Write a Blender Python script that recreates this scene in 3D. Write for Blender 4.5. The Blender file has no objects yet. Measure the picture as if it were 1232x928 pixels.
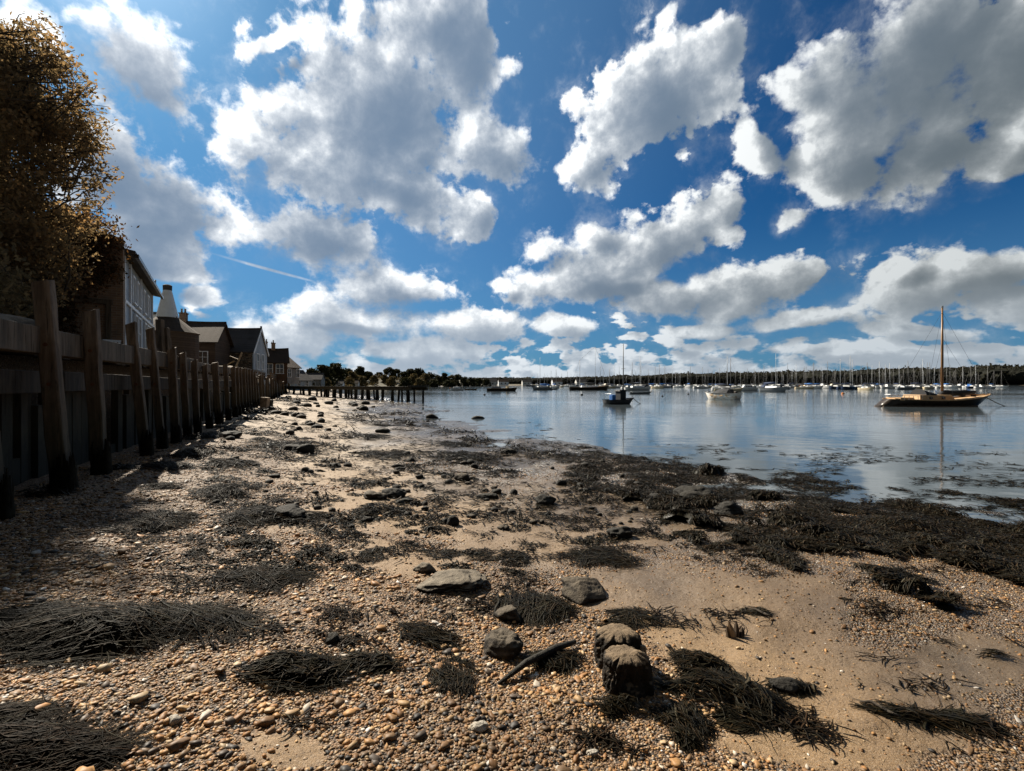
import bpy, math, random
import numpy as np
from mathutils import Vector, Matrix

R = math.radians
random.seed(7)
rng = np.random.default_rng(11)
scene = bpy.context.scene
COL = scene.collection

# ------------------------------------------------------------------ camera numbers
F = 564.0 / 1232.0          # focal length over picture width
PW, CX, HY = 1232.0, 616.0, 462.5
CAMZ, WATER = 1.5, -0.3
SUN_AZ, SUN_EL = R(-43.0), R(38.0)


def uv(px, py):
    return (px - CX) / 564.0, (HY - py) / 564.0


# ------------------------------------------------------------------ noise in numpy
def _hash(ix, iy, seed):
    h = (ix.astype(np.int64) * 374761393 + iy.astype(np.int64) * 668265263 + seed * 1442695041) & 0xFFFFFFFF
    h = ((h ^ (h >> 13)) * 1274126177) & 0xFFFFFFFF
    return ((h ^ (h >> 16)) & 0xFFFFFF) / float(0xFFFFFF)


def vnoise(x, y, seed=0):
    ix, iy = np.floor(x), np.floor(y)
    fx, fy = x - ix, y - iy
    fx, fy = fx * fx * (3 - 2 * fx), fy * fy * (3 - 2 * fy)
    a, b = _hash(ix, iy, seed), _hash(ix + 1, iy, seed)
    c, d = _hash(ix, iy + 1, seed), _hash(ix + 1, iy + 1, seed)
    return (a * (1 - fx) + b * fx) * (1 - fy) + (c * (1 - fx) + d * fx) * fy


def fbm(x, y, octv=4, seed=0, gain=0.5):
    t, a, n = 0.0, 1.0, 0.0
    for k in range(octv):
        t = t + a * vnoise(x, y, seed + k * 17)
        n += a
        a *= gain
        x, y = x * 2.03 + 3.1, y * 2.03 + 1.7
    return t / n


def sstep(a, b, x):
    t = np.clip((x - a) / (b - a), 0, 1)
    return t * t * (3 - 2 * t)


# ------------------------------------------------------------------ terrain
SHORE = np.array([(400, -250), (60, -28), (18, -1), (12, 3), (7.3, 6.4), (3.8, 9.5), (2.1, 13.2), (-.5, 18), (-4.2, 28), (-8.4, 42),
                  (-13, 55), (-23, 75), (-36, 95), (-50, 125), (-58, 200), (-66, 350), (-30, 600), (60, 900), (300, 1050),
                  (600, 1000), (800, 780), (950, 550), (1500, 200), (4000, -900)], float)


def shore_sd(x, y):
    """signed distance to the shoreline, positive on land"""
    best = np.full(x.shape, 1e18)
    sgn = np.ones(x.shape)
    for (ax, ay), (bx, by) in zip(SHORE[:-1], SHORE[1:]):
        dx, dy = bx - ax, by - ay
        t = np.clip(((x - ax) * dx + (y - ay) * dy) / (dx * dx + dy * dy), 0, 1)
        ex, ey = x - ax - t * dx, y - ay - t * dy
        d2 = ex * ex + ey * ey
        cr = dx * (y - ay) - dy * (x - ax)
        m = d2 < best - 1e-9
        best = np.where(m, d2, best)
        sgn = np.where(m, np.sign(cr + 1e-12), sgn)
    return np.sqrt(best) * sgn


WN = np.array([.918, .3966])
WD = np.array([-.3966, .918])


def wall_t(x, y):
    return (x + 2.84 + .432 * y) * .918


def ground(x, y, detail=True):
    x, y = np.asarray(x, float), np.asarray(y, float)
    s = shore_sd(x, y)
    s = s + (fbm(x * .35, y * .35, 3, 5) - .5) * 2.2 * np.exp(-np.abs(s) / 6) * (np.hypot(x, y) < 90)
    beach = WATER + .032 * s
    beach = np.where(s < 0, np.maximum(WATER + .05 * s, -4), beach)
    tw = wall_t(x, y)
    near = 1 - sstep(74, 84, y)
    zb = beach + .25 * sstep(5, 0, tw) * near * (s > 0)
    edge = np.clip(1 - np.abs(s - 1.2) / 4.5, 0, 1) * (np.hypot(x, y) < 110)      # pools and bars along the water's edge
    zb = zb + edge * (fbm(x * .55 + y * .25, y * .5 - x * .2, 4, 77) - .5) * .26
    if detail:
        amp = np.exp(-np.abs(y) / 60) * (s > -1)
        zb = zb + amp * ((fbm(x * 1.1, y * 1.1, 3, 2) - .5) * .09 + (fbm(x * 5, y * 5, 3, 9) - .5) * .03)
    quay = 2.08 + (fbm(x * .8, y * .8, 3, 4) - .5) * .12
    zn = zb + (quay - zb) * sstep(-.85, -1.15, tw)
    land = WATER + np.where(s < 0, .05 * np.maximum(s, -70), np.where(s < 25, .1 * s, 2.5 + (s - 25) * .006))
    hill = 4.0 * np.exp(-(((x + 98) / 40) ** 2 + ((y - 290) / 75) ** 2)) + 7 * np.exp(-(((x + 130) / 45) ** 2 + ((y - 190) / 50) ** 2))
    far = 10 * sstep(40, 260, s) * (y > 300)
    zf = land + hill * sstep(1, 14, s) + far * sstep(2, 30, s)
    zf = zf + np.where(s > 0, (fbm(x * .02, y * .02, 4, 3) - .5) * 3 * sstep(8, 60, s), 0)
    return zn * near + zf * (1 - near)


def pix(px, py, z0=None):
    """the ground point that the photograph shows at a pixel"""
    u, v = uv(px, py)
    z = 0.0 if z0 is None else z0
    for _ in range(8):
        d = min((z - CAMZ) / v if v < -1e-4 else 400, 400)
        if z0 is None:
            z = float(ground(u * d, d))
    return u * d, d, z


def wat(px, py):
    d = (WATER - CAMZ) / uv(px, py)[1]
    return uv(px, py)[0] * d, d


# ------------------------------------------------------------------ objects
def tag(o, label=None, cat=None, group=None, kind=None):
    if label: o['label'] = label
    if cat: o['category'] = cat
    if group: o['group'] = group
    if kind: o['kind'] = kind
    return o


def empty(name, loc=(0, 0, 0), rz=0, label=None, cat=None, group=None):
    o = bpy.data.objects.new(name, None)
    o.empty_display_size = .2
    COL.objects.link(o)
    o.location = loc
    o.rotation_euler = (0, 0, rz)
    return tag(o, label, cat, group)


def np_mesh(name, V, faces, mat, parent=None, smooth=True, colors=None):
    """V (n,3); faces list of (m,k) int arrays"""
    me = bpy.data.meshes.new(name)
    V = np.asarray(V, np.float32)
    if not isinstance(faces, list): faces = [faces]
    faces = [np.asarray(f, np.int32) for f in faces if len(f)]
    me.vertices.add(len(V))
    me.vertices.foreach_set('co', V.ravel())
    idx = np.concatenate([f.ravel() for f in faces])
    tot = np.concatenate([np.full(len(f), f.shape[1], np.int32) for f in faces])
    me.loops.add(len(idx))
    me.loops.foreach_set('vertex_index', idx)
    me.polygons.add(len(tot))
    me.polygons.foreach_set('loop_start', np.concatenate([[0], np.cumsum(tot)[:-1]]).astype(np.int32))
    me.polygons.foreach_set('loop_total', tot)
    me.polygons.foreach_set('use_smooth', np.full(len(tot), smooth))
    if colors is not None:
        ca = me.color_attributes.new('Col', 'FLOAT_COLOR', 'POINT')
        c = np.ones((len(V), 4), np.float32)
        c[:, :3] = colors
        ca.data.foreach_set('color', c.ravel())
    me.update(calc_edges=True)
    me.validate()
    o = bpy.data.objects.new(name, me)
    COL.objects.link(o)
    if mat:
        for m in (mat if isinstance(mat, (list, tuple)) else [mat]): me.materials.append(m)
    if parent: o.parent = parent
    return o


class MB:
    """collects shapes for ONE mesh"""
    def __init__(s): s.v, s.f = [], []

    def add(s, vs, fs):
        b = len(s.v)
        s.v += [tuple(v) for v in vs]
        s.f += [tuple(i + b for i in f) for f in fs]
        return s

    def hexa(s, p):   # 8 corners, bottom ring then top ring
        return s.add(p, [(3, 2, 1, 0), (4, 5, 6, 7), (0, 1, 5, 4), (1, 2, 6, 5), (2, 3, 7, 6), (3, 0, 4, 7)])

    def box(s, c, d, rz=0, m=None):
        ca, sa = math.cos(rz), math.sin(rz)
        p = []
        for z in (-.5, .5):
            for x, y in ((-.5, -.5), (.5, -.5), (.5, .5), (-.5, .5)):
                X, Y = x * d[0], y * d[1]
                p.append((c[0] + X * ca - Y * sa, c[1] + X * sa + Y * ca, c[2] + z * d[2]))
        return s.hexa(p)

    def beam(s, a, b, w, h, up=(0, 0, 1)):
        a, b = Vector(a), Vector(b)
        t = (b - a).normalized()
        u = Vector(up)
        r = t.cross(u)
        if r.length < 1e-4: r = t.cross(Vector((1, 0, 0)))
        r.normalize()
        u = r.cross(t)
        p = []
        for q in (a, b):
            p += [q - r * w / 2 - u * h / 2, q + r * w / 2 - u * h / 2, q + r * w / 2 + u * h / 2, q - r * w / 2 + u * h / 2]
        return s.hexa(p)

    def tube(s, pts, rad, n=8, cap=True):
        pts = [Vector(p) for p in pts]
        if not isinstance(rad, (list, tuple)): rad = [rad] * len(pts)
        vs, fs = [], []
        ref = None
        for i, p in enumerate(pts):
            t = (pts[min(i + 1, len(pts) - 1)] - pts[max(i - 1, 0)]).normalized()
            if ref is None:
                ref = t.orthogonal().normalized()
            ref = (ref - t * ref.dot(t)).normalized()
            b = t.cross(ref)
            for k in range(n):
                a = 2 * math.pi * k / n
                vs.append(p + (ref * math.cos(a) + b * math.sin(a)) * rad[i])
        for i in range(len(pts) - 1):
            for k in range(n):
                a, b2 = i * n + k, i * n + (k + 1) % n
                fs.append((a, b2, b2 + n, a + n))
        if cap:
            fs.append(tuple(range(n))[::-1])
            fs.append(tuple(range((len(pts) - 1) * n, len(pts) * n)))
        return s.add(vs, fs)

    def loft(s, rings, cap=True):
        n = len(rings[0])
        vs = [v for r in rings for v in r]
        fs = []
        for i in range(len(rings) - 1):
            for k in range(n):
                a, b2 = i * n + k, i * n + (k + 1) % n
                fs.append((a, b2, b2 + n, a + n))
        if cap:
            fs.append(tuple(range(n))[::-1])
            fs.append(tuple(range((len(rings) - 1) * n, len(rings) * n)))
        return s.add(vs, fs)

    def lathe(s, prof, c=(0, 0, 0), n=20):
        return s.loft([[(c[0] + r * math.cos(2 * math.pi * k / n), c[1] + r * math.sin(2 * math.pi * k / n), c[2] + z) for k in range(n)]
                       for r, z in prof])

    def build(s, name, mat, parent=None, smooth=False, bevel=0):
        me = bpy.data.meshes.new(name)
        me.from_pydata([tuple(v) for v in s.v], [], s.f)
        me.validate()
        me.update()
        if smooth: me.polygons.foreach_set('use_smooth', [True] * len(me.polygons))
        o = bpy.data.objects.new(name, me)
        COL.objects.link(o)
        if mat: me.materials.append(mat)
        if parent: o.parent = parent
        if bevel:
            b = o.modifiers.new('bevel', 'BEVEL')
            b.width = bevel
            b.segments = 2
            b.limit_method = 'ANGLE'
        return o


def copy_tree(o, parent=None):
    c = o.copy()
    COL.objects.link(c)
    c.parent = parent
    for ch in list(o.children): copy_tree(ch, c)
    return c


# ------------------------------------------------------------------ materials
class NT:
    def __init__(s, tree):
        s.t = tree
        s.n = tree.nodes
        s.l = tree.links

    def put(s, sock, val):
        if val is None: return
        if isinstance(val, bpy.types.NodeSocket): s.l.new(val, sock)
        else:
            try: sock.default_value = val
            except (TypeError, ValueError):
                sock.default_value = (*val, 1.0) if hasattr(val, '__len__') else (val, val, val)

    def new(s, typ, props=None, **ins):
        n = s.n.new(typ)
        for k, v in (props or {}).items(): setattr(n, k, v)
        for k, v in ins.items():
            key = int(k[1:]) if k[0] == 'i' and k[1:].isdigit() else k.replace('_', ' ')
            s.put(n.inputs[key], v)
        return n

    def math(s, op, a, b=None, c=None, clamp=False):
        n = s.n.new('ShaderNodeMath')
        n.operation = op
        n.use_clamp = clamp
        for i, v in enumerate((a, b, c)):
            if v is not None: s.put(n.inputs[i], v)
        return n.outputs[0]

    def vmath(s, op, a, b=None, out=0, scale=None):
        n = s.n.new('ShaderNodeVectorMath')
        n.operation = op
        s.put(n.inputs[0], a)
        if b is not None: s.put(n.inputs[1], b)
        if scale is not None: s.put(n.inputs['Scale'], scale)
        return n.outputs[out]

    def ramp(s, v, a, b, lo=0.0, hi=1.0, smooth=True):
        n = s.new('ShaderNodeMapRange', {'interpolation_type': 'SMOOTHSTEP' if smooth else 'LINEAR', 'clamp': True})
        s.put(n.inputs[0], v)
        for i, q in enumerate((a, b, lo, hi)): s.put(n.inputs[i + 1], q)
        return n.outputs[0]

    def mix(s, f, a, b, typ='MIX'):
        n = s.new('ShaderNodeMix', {'data_type': 'RGBA', 'blend_type': typ, 'clamp_factor': True})
        s.put(n.inputs[0], f)
        s.put(n.inputs[6], a)
        s.put(n.inputs[7], b)
        return n.outputs[2]

    def cramp(s, v, stops):
        n = s.n.new('ShaderNodeValToRGB')
        e = n.color_ramp.elements
        while len(e) < len(stops): e.new(.5)
        for i, (p, c) in enumerate(stops):
            e[i].position = p
            e[i].color = (*c, 1)
        s.put(n.inputs[0], v)
        return n.outputs[0]

    def noise(s, vec, scale, detail=4, rough=.55, dist=0, out='Fac', **k):
        n = s.new('ShaderNodeTexNoise', k, Scale=scale, Detail=detail, Roughness=rough, Distortion=dist)
        if vec is not None: s.l.new(vec, n.inputs['Vector'])
        return n.outputs[out]

    def voro(s, vec, scale, out='Distance', feature='F1', rand=1.0):
        n = s.new('ShaderNodeTexVoronoi', {'feature': feature}, Scale=scale, Randomness=rand)
        if vec is not None: s.l.new(vec, n.inputs['Vector'])
        return n.outputs[out]

    def scaled(s, vec, sc):
        return s.vmath('MULTIPLY', vec, sc)


def material(name, build):
    m = bpy.data.materials.new(name)
    m.use_nodes = True
    t = NT(m.node_tree)
    bs = t.n['Principled BSDF']
    build(t, bs)
    return m


def coords(t, kind='Object'):
    return t.new('ShaderNodeTexCoord').outputs[kind]


def worldpos(t):
    return t.new('ShaderNodeNewGeometry').outputs['Position']


def bump(t, bs, h, strength=.5, dist=.02):
    n = t.new('ShaderNodeBump', Strength=strength, Distance=dist)
    t.l.new(h, n.inputs['Height'])
    t.l.new(n.outputs[0], bs.inputs['Normal'])


def simple(name, c, rough=.7, var=.25, scale=6, bmp=.3, spec=.3, metal=0, stretch=(1, 1, 1), dark=None, bd=.01):
    def b(t, bs):
        v = t.scaled(coords(t), stretch)
        n = t.noise(v, scale, 6, .62)
        lo = dark or tuple(q * (1 - var) for q in c)
        hi = tuple(min(1, q * (1 + var)) for q in c)
        t.put(bs.inputs['Base Color'], t.cramp(n, [(.25, lo), (.5, c), (.78, hi)]))
        t.put(bs.inputs['Roughness'], t.ramp(n, .2, .8, rough - .1, min(1, rough + .12)))
        bs.inputs['Specular IOR Level'].default_value = spec
        bs.inputs['Metallic'].default_value = metal
        if bmp: bump(t, bs, t.noise(v, scale * 4, 6, .65), bmp, bd)
    return material(name, b)


def m_wood(name, base, light, scale=9, rough=.8, tide=True, bd=.012):
    def b(t, bs):
        v = coords(t)
        st = t.scaled(v, (1, 1, .09))
        g = t.noise(st, scale, 8, .68, .4)
        cr = t.noise(t.scaled(v, (1, 1, .05)), scale * 4, 5, .7, .3)
        p = t.noise(v, 1.7, 5, .6)
        c = t.cramp(g, [(.28, tuple(q * .35 for q in base)), (.48, base), (.7, light)])
        c = t.mix(t.ramp(cr, .58, .66), c, tuple(q * .3 for q in base))
        c = t.mix(t.math('MULTIPLY', t.ramp(p, .5, .75), .45), c, tuple(q * 1.25 for q in light))
        if tide:
            z = t.new('ShaderNodeSeparateXYZ', i0=worldpos(t)).outputs[2]
            z = t.math('ADD', z, t.math('MULTIPLY', t.noise(v, 3, 4), .7))
            c = t.mix(t.ramp(z, 1.1, 2.1, .6, 0), c, (.028, .034, .018))
            c = t.mix(t.ramp(z, .8, 1.35, .95, 0), c, (.010, .011, .008))
        t.put(bs.inputs['Base Color'], c)
        bs.inputs['Roughness'].default_value = rough
        bs.inputs['Specular IOR Level'].default_value = .25
        bump(t, bs, t.math('SUBTRACT', g, t.math('MULTIPLY', t.ramp(cr, .55, .66), .8)), .8, bd)
    return material(name, b)


M = {}
M['pile'] = m_wood('pile_wood', (.105, .075, .05), (.24, .18, .125))
M['rust'] = simple('rusty_iron', (.1, .04, .018), .85, .5, 30, .4)
M['plank'] = m_wood('plank_wood', (.042, .032, .023), (.09, .07, .05), 7)
M['beam'] = m_wood('beam_wood', (.10, .078, .055), (.17, .135, .1), tide=False)
M['jetty'] = m_wood('jetty_wood', (.045, .036, .028), (.08, .066, .052), 5)
M['drift'] = m_wood('driftwood', (.24, .18, .12), (.38, .3, .21), 14, tide=False)


def b_brick(t, bs):
    v = coords(t, 'UV')
    br = t.new('ShaderNodeTexBrick', {'offset': .5}, Color1=(.29, .18, .11, 1), Color2=(.2, .125, .08, 1), Mortar=(.28, .24, .19, 1),
               Scale=1.0, Mortar_Size=.008, Brick_Width=.225, Row_Height=.075, Bias=.1)
    t.l.new(v, br.inputs['Vector'])
    n = t.noise(v, 1.3, 7, .65)
    c = t.mix(t.ramp(n, .4, .75, 0, .75), br.outputs['Color'], (.1, .08, .06))
    t.put(bs.inputs['Base Color'], c)
    bs.inputs['Roughness'].default_value = .92
    bump(t, bs, t.math('ADD', t.math('MULTIPLY', br.outputs['Fac'], -1), t.math('MULTIPLY', t.noise(v, 30, 4), .6)), .7, .012)


M['brick'] = material('old_brick', b_brick)


def m_boards(name, c1, c2, row=.16, vertical=False, dirt=.5):
    def b(t, bs):
        v = coords(t, 'UV')
        sep = t.new('ShaderNodeSeparateXYZ', i0=v)
        y = sep.outputs[0 if vertical else 1]
        fr = t.math('FRACT', t.math('DIVIDE', y, row))
        idx = t.math('FLOOR', t.math('DIVIDE', y, row))
        wn = t.new('ShaderNodeTexWhiteNoise', {'noise_dimensions': '1D'}, W=idx).outputs[0]
        n = t.noise(t.scaled(v, (8, .6, 1) if vertical else (.6, 8, 1)), 2.2, 7, .66)
        n2 = t.noise(v, .9, 6, .6)
        c = t.mix(t.math('ADD', t.math('MULTIPLY', wn, .5), t.math('MULTIPLY', n, .6)), c1, c2)
        c = t.mix(t.ramp(n2, .45, .75, 0, dirt), c, tuple(q * .4 for q in c2))
        c = t.mix(t.ramp(fr, .9, .97), c, tuple(q * .2 for q in c2))
        t.put(bs.inputs['Base Color'], c)
        bs.inputs['Roughness'].default_value = .85
        bs.inputs['Specular IOR Level'].default_value = .12
        bump(t, bs, t.math('ADD', t.math('MULTIPLY', fr, -1), t.math('MULTIPLY', n, .4)), .8, .02)
    return material(name, b)


M['blueboard'] = m_boards('pale_blue_boarding', (.42, .49, .57), (.3, .36, .43), .19, True, .5)
M['brownboard'] = m_boards('brown_boarding', (.12, .08, .055), (.07, .05, .038), .17)
M['redboard'] = m_boards('rust_brown_boarding', (.16, .085, .05), (.09, .055, .036), .2, True)
M['greyboard'] = m_boards('grey_boarding', (.3, .3, .3), (.2, .2, .2), .18)
M['tile'] = m_boards('clay_roof_tile', (.075, .05, .034), (.045, .033, .025), .13, False, .6)
M['slate'] = m_boards('dark_slate_roof', (.09, .085, .085), (.055, .05, .05), .14, False, .5)


def b_rubble(t, bs):
    v = t.scaled(coords(t, 'UV'), (2.2, 5.0, 1))
    v = t.vmath('ADD', v, t.vmath('SCALE', t.noise(coords(t, 'UV'), 1.2, 4, .6, out='Color'), scale=.9))
    vd = t.voro(v, 1.6, feature='DISTANCE_TO_EDGE')
    cc = t.voro(v, 1.6, 'Color')
    g = t.new('ShaderNodeSeparateColor', i0=cc).outputs[0]
    c = t.cramp(g, [(0, (.1, .075, .052)), (.5, (.2, .155, .11)), (1, (.3, .25, .19))])
    c = t.mix(t.ramp(vd, .0, .09, .85, 0), c, (.03, .026, .022))
    t.put(bs.inputs['Base Color'], c)
    bs.inputs['Roughness'].default_value = .95
    bump(t, bs, t.ramp(vd, 0, .25), 1, .06)


M['rubble'] = material('rubble_stone_wall', b_rubble)
M['white'] = simple('white_paint', (.72, .74, .76), .5, .12, 2, .15)
M['cowl'] = simple('cowl_white_boards', (.62, .66, .7), .5, .12, 3, .2)
M['render'] = simple('pale_render', (.6, .58, .54), .8, .12, 1.5, .2)
M['frame'] = simple('window_frame_white', (.68, .72, .76), .45, .08, 5, 0)
M['metal'] = simple('grey_metal', (.45, .46, .47), .35, .1, 6, 0, metal=.8)
M['mast'] = simple('alloy_mast', (.55, .56, .57), .4, .1, 6, 0)
M['darkmast'] = simple('dark_mast', (.16, .155, .15), .5, .1, 6, 0)
M['varnish'] = simple('varnished_spar', (.2, .11, .05), .4, .35, 3, .1, stretch=(6, 6, .5))
M['teak'] = simple('weathered_teak', (.46, .3, .16), .6, .35, 4, .3, stretch=(1, 8, 1))
M['black'] = simple('black_hull_paint', (.032, .023, .016), .32, .5, 3, .05)
M['tar'] = simple('black_canvas', (.018, .02, .024), .75, .4, 8, .4)
M['navy'] = simple('navy_canvas', (.02, .035, .08), .75, .4, 8, .4)
M['blue'] = simple('blue_canvas', (.03, .14, .42), .7, .25, 8, .3)
M['orange'] = simple('orange_paint', (.55, .18, .03), .5, .2, 5, .1)
M['boot'] = simple('boot_stripe_tan', (.22, .16, .11), .7, .3, 4, .1)
M['rope'] = simple('rope', (.2, .16, .11), .9, .3, 30, .3)
M['hullwhite'] = simple('white_gelcoat', (.6, .6, .59), .3, .1, 1.5, 0)
M['hullcream'] = simple('cream_gelcoat', (.62, .52, .36), .4, .25, 1.5, .05)
M['hullnavy'] = simple('navy_gelcoat', (.02, .03, .06), .25, .3, 1.5, 0)
M['hulldark'] = simple('dark_grey_hull', (.06, .062, .066), .5, .3, 2, .05)
M['hullgrey'] = simple('grey_gelcoat', (.2, .215, .23), .45, .25, 2, .05)


def b_stain(t, bs):
    v = coords(t)
    n = t.noise(t.scaled(v, (1, 1, 1.6)), 1.6, 7, .7)
    c = t.mix(t.ramp(n, .47, .62, 0, .9), (.86, .83, .77), (.5, .33, .17))
    t.put(bs.inputs['Base Color'], c)
    bs.inputs['Roughness'].default_value = .5


M['hullstain'] = material('stained_white_hull', b_stain)


def b_glass(t, bs):
    t.put(bs.inputs['Base Color'], (.02, .025, .03))
    bs.inputs['Roughness'].default_value = .06
    bs.inputs['Specular IOR Level'].default_value = .6


M['glass'] = material('window_glass', b_glass)


def b_rock(pale, dark=(.02, .019, .016)):
    def b(t, bs):
        v = coords(t)
        n = t.noise(v, 3.0, 8, .68)
        n2 = t.noise(v, 14, 6, .7)
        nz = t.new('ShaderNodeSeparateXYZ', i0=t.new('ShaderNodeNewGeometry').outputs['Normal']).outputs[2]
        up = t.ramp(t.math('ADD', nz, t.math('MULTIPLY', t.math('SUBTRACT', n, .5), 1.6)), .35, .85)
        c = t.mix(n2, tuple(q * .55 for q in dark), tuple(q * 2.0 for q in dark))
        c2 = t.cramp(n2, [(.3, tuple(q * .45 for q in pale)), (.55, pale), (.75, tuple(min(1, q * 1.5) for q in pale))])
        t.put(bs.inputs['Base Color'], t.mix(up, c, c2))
        bs.inputs['Roughness'].default_value = .82
        bs.inputs['Specular IOR Level'].default_value = .25
        bump(t, bs, t.math('ADD', n2, t.math('MULTIPLY', t.noise(v, 50, 4, .7), .5)), .9, .02)
    return b


M['rock_dark'] = material('dark_weedy_rock', b_rock((.03, .027, .021), (.012, .011, .009)))
M['rock_brown'] = material('brown_rock', b_rock((.1, .08, .056), (.018, .015, .012)))
M['rock_pale'] = material('pale_barnacled_rock', b_rock((.17, .142, .105), (.018, .015, .012)))
M['cobble_pale'] = material('pale_cobble', b_rock((.4, .36, .3), (.2, .17, .13)))
M['rubble_stone'] = material('rubble_stone', b_rock((.2, .155, .11), (.07, .055, .04)))


def b_weed(c1, c2, spec=.45, rough=.42):
    def b(t, bs):
        v = worldpos(t)
        n = t.noise(v, 9, 5, .65)
        n2 = t.noise(v, 70, 3, .6)
        c = t.mix(t.ramp(n, .3, .72), c1, c2)
        at = t.new('ShaderNodeAttribute', {'attribute_name': 'Col'})
        sp = t.new('ShaderNodeSeparateColor', i0=at.outputs['Color'])
        c = t.mix(t.ramp(n2, .56, .74, 0, .35), c, tuple(q * 2.2 for q in c2))
        c = t.mix(t.ramp(sp.outputs[0], .5, 1.0, 0, .8), c, (c2[0] * 1.7, c2[1] * 1.15, c2[2] * .8))
        c = t.mix(t.ramp(sp.outputs[1], .93, .99, 0, .8), c, (.06, .052, .034))
        t.put(bs.inputs['Base Color'], c)
        t.put(bs.inputs['Roughness'], t.ramp(n2, .3, .7, rough - .08, rough + .25))
        bs.inputs['Specular IOR Level'].default_value = spec
    return b


M['weed'] = material('dark_wrack', b_weed((.003, .0028, .0018), (.018, .0155, .0085), .06, .4))
M['weedbed'] = material('olive_wrack', b_weed((.004, .0036, .0022), (.023, .0195, .0115), .07, .42))
M['scrap'] = material('dry_weed_scraps', b_weed((.004, .003, .002), (.016, .012, .007), .05, .5))


def b_pebble(t, bs):
    c = t.new('ShaderNodeAttribute', {'attribute_name': 'Col'}).outputs['Color']
    n = t.noise(worldpos(t), 120, 4, .7)
    c = t.mix(t.ramp(n, .35, .7, .0, .5), c, t.mix(1, c, (.42, .4, .36), 'MULTIPLY'))
    t.put(bs.inputs['Base Color'], c)
    bs.inputs['Roughness'].default_value = .6
    bs.inputs['Specular IOR Level'].default_value = .3


M['pebble'] = material('flint_pebble', b_pebble)


def m_leaf(name, cols, trans=.35):
    def b(t, bs):
        n = t.new('ShaderNodeAttribute', {'attribute_name': 'Col'}).outputs['Fac']
        c = t.cramp(n, [(i / (len(cols) - 1), q) for i, q in enumerate(cols)])
        out = t.n['Material Output']
        tr = t.new('ShaderNodeBsdfTranslucent')
        t.l.new(t.mix(1, c, (1.25, 1.08, .8), 'MULTIPLY'), tr.inputs['Color'])
        t.put(bs.inputs['Base Color'], c)
        bs.inputs['Roughness'].default_value = .75
        bs.inputs['Specular IOR Level'].default_value = .06
        mx = t.new('ShaderNodeMixShader', Fac=trans)
        t.l.new(bs.outputs[0], mx.inputs[1])
        t.l.new(tr.outputs[0], mx.inputs[2])
        t.l.new(mx.outputs[0], out.inputs['Surface'])
    return material(name, b)


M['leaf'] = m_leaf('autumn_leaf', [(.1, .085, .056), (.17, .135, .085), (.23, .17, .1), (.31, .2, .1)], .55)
M['ivy'] = m_leaf('brown_creeper_leaf', [(.04, .03, .016), (.085, .05, .024), (.17, .085, .035)])
M['fartree'] = m_leaf('dark_tree_leaf', [(.022, .026, .014), (.036, .04, .02), (.06, .058, .028)], .15)
M['fartree_warm'] = m_leaf('olive_tree_leaf', [(.075, .068, .036), (.13, .108, .056), (.19, .15, .08)], .15)
M['farwood'] = m_leaf('far_wood_leaf', [(.02, .021, .016), (.026, .027, .02), (.033, .033, .024)], .35)
M['rotten'] = m_wood('rotten_wood', (.07, .05, .034), (.14, .105, .072), 14, .9, False)
M['bark'] = m_wood('bark', (.05, .04, .03), (.09, .075, .058), 6, .9, False, .03)


# ---- the beach and land
SAND = [(930, 760, 170, 62), (560, 630, 190, 40), (700, 610, 120, 32), (400, 560, 90, 30), (820, 720, 120, 40), (340, 905, 70, 28),
        (1000, 800, 150, 40), (1075, 865, 130, 36), (1165, 800, 100, 42), (980, 900, 110, 26), (470, 670, 90, 25), (60, 930, 1, 1), (430, 500, 120, 22), (560, 540, 130, 26), (480, 585, 120, 24)]
SANDW = []
for px_, py_, rx_, ry_ in SAND:
    x_, y_, _z = pix(px_, py_)
    xa, ya, _ = pix(px_ + rx_, py_)
    xb, yb, _ = pix(px_, py_ - ry_)
    xc, yc, _ = pix(px_, py_ + ry_)
    SANDW.append((x_, (yb + yc) / 2, abs(xa - x_), abs(yb - yc) / 2, (xb - xc) / max(1e-6, (yb - yc))))


def sandiness(x, y):
    """1 where the beach is bare sand, 0 where it is shingle"""
    s = np.zeros(np.shape(x))
    for cx, cy, rx, ry, sh in SANDW:
        dy = y - cy
        dx = x - cx - sh * dy
        q = np.sqrt((dx / rx) ** 2 + (dy / ry) ** 2)
        s = np.maximum(s, 1.25 - q * .8)
    n = fbm(x * 1.3, y * 1.3, 5, 31)
    return sstep(.36, .62, s + (n - .5) * 1.1)


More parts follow.
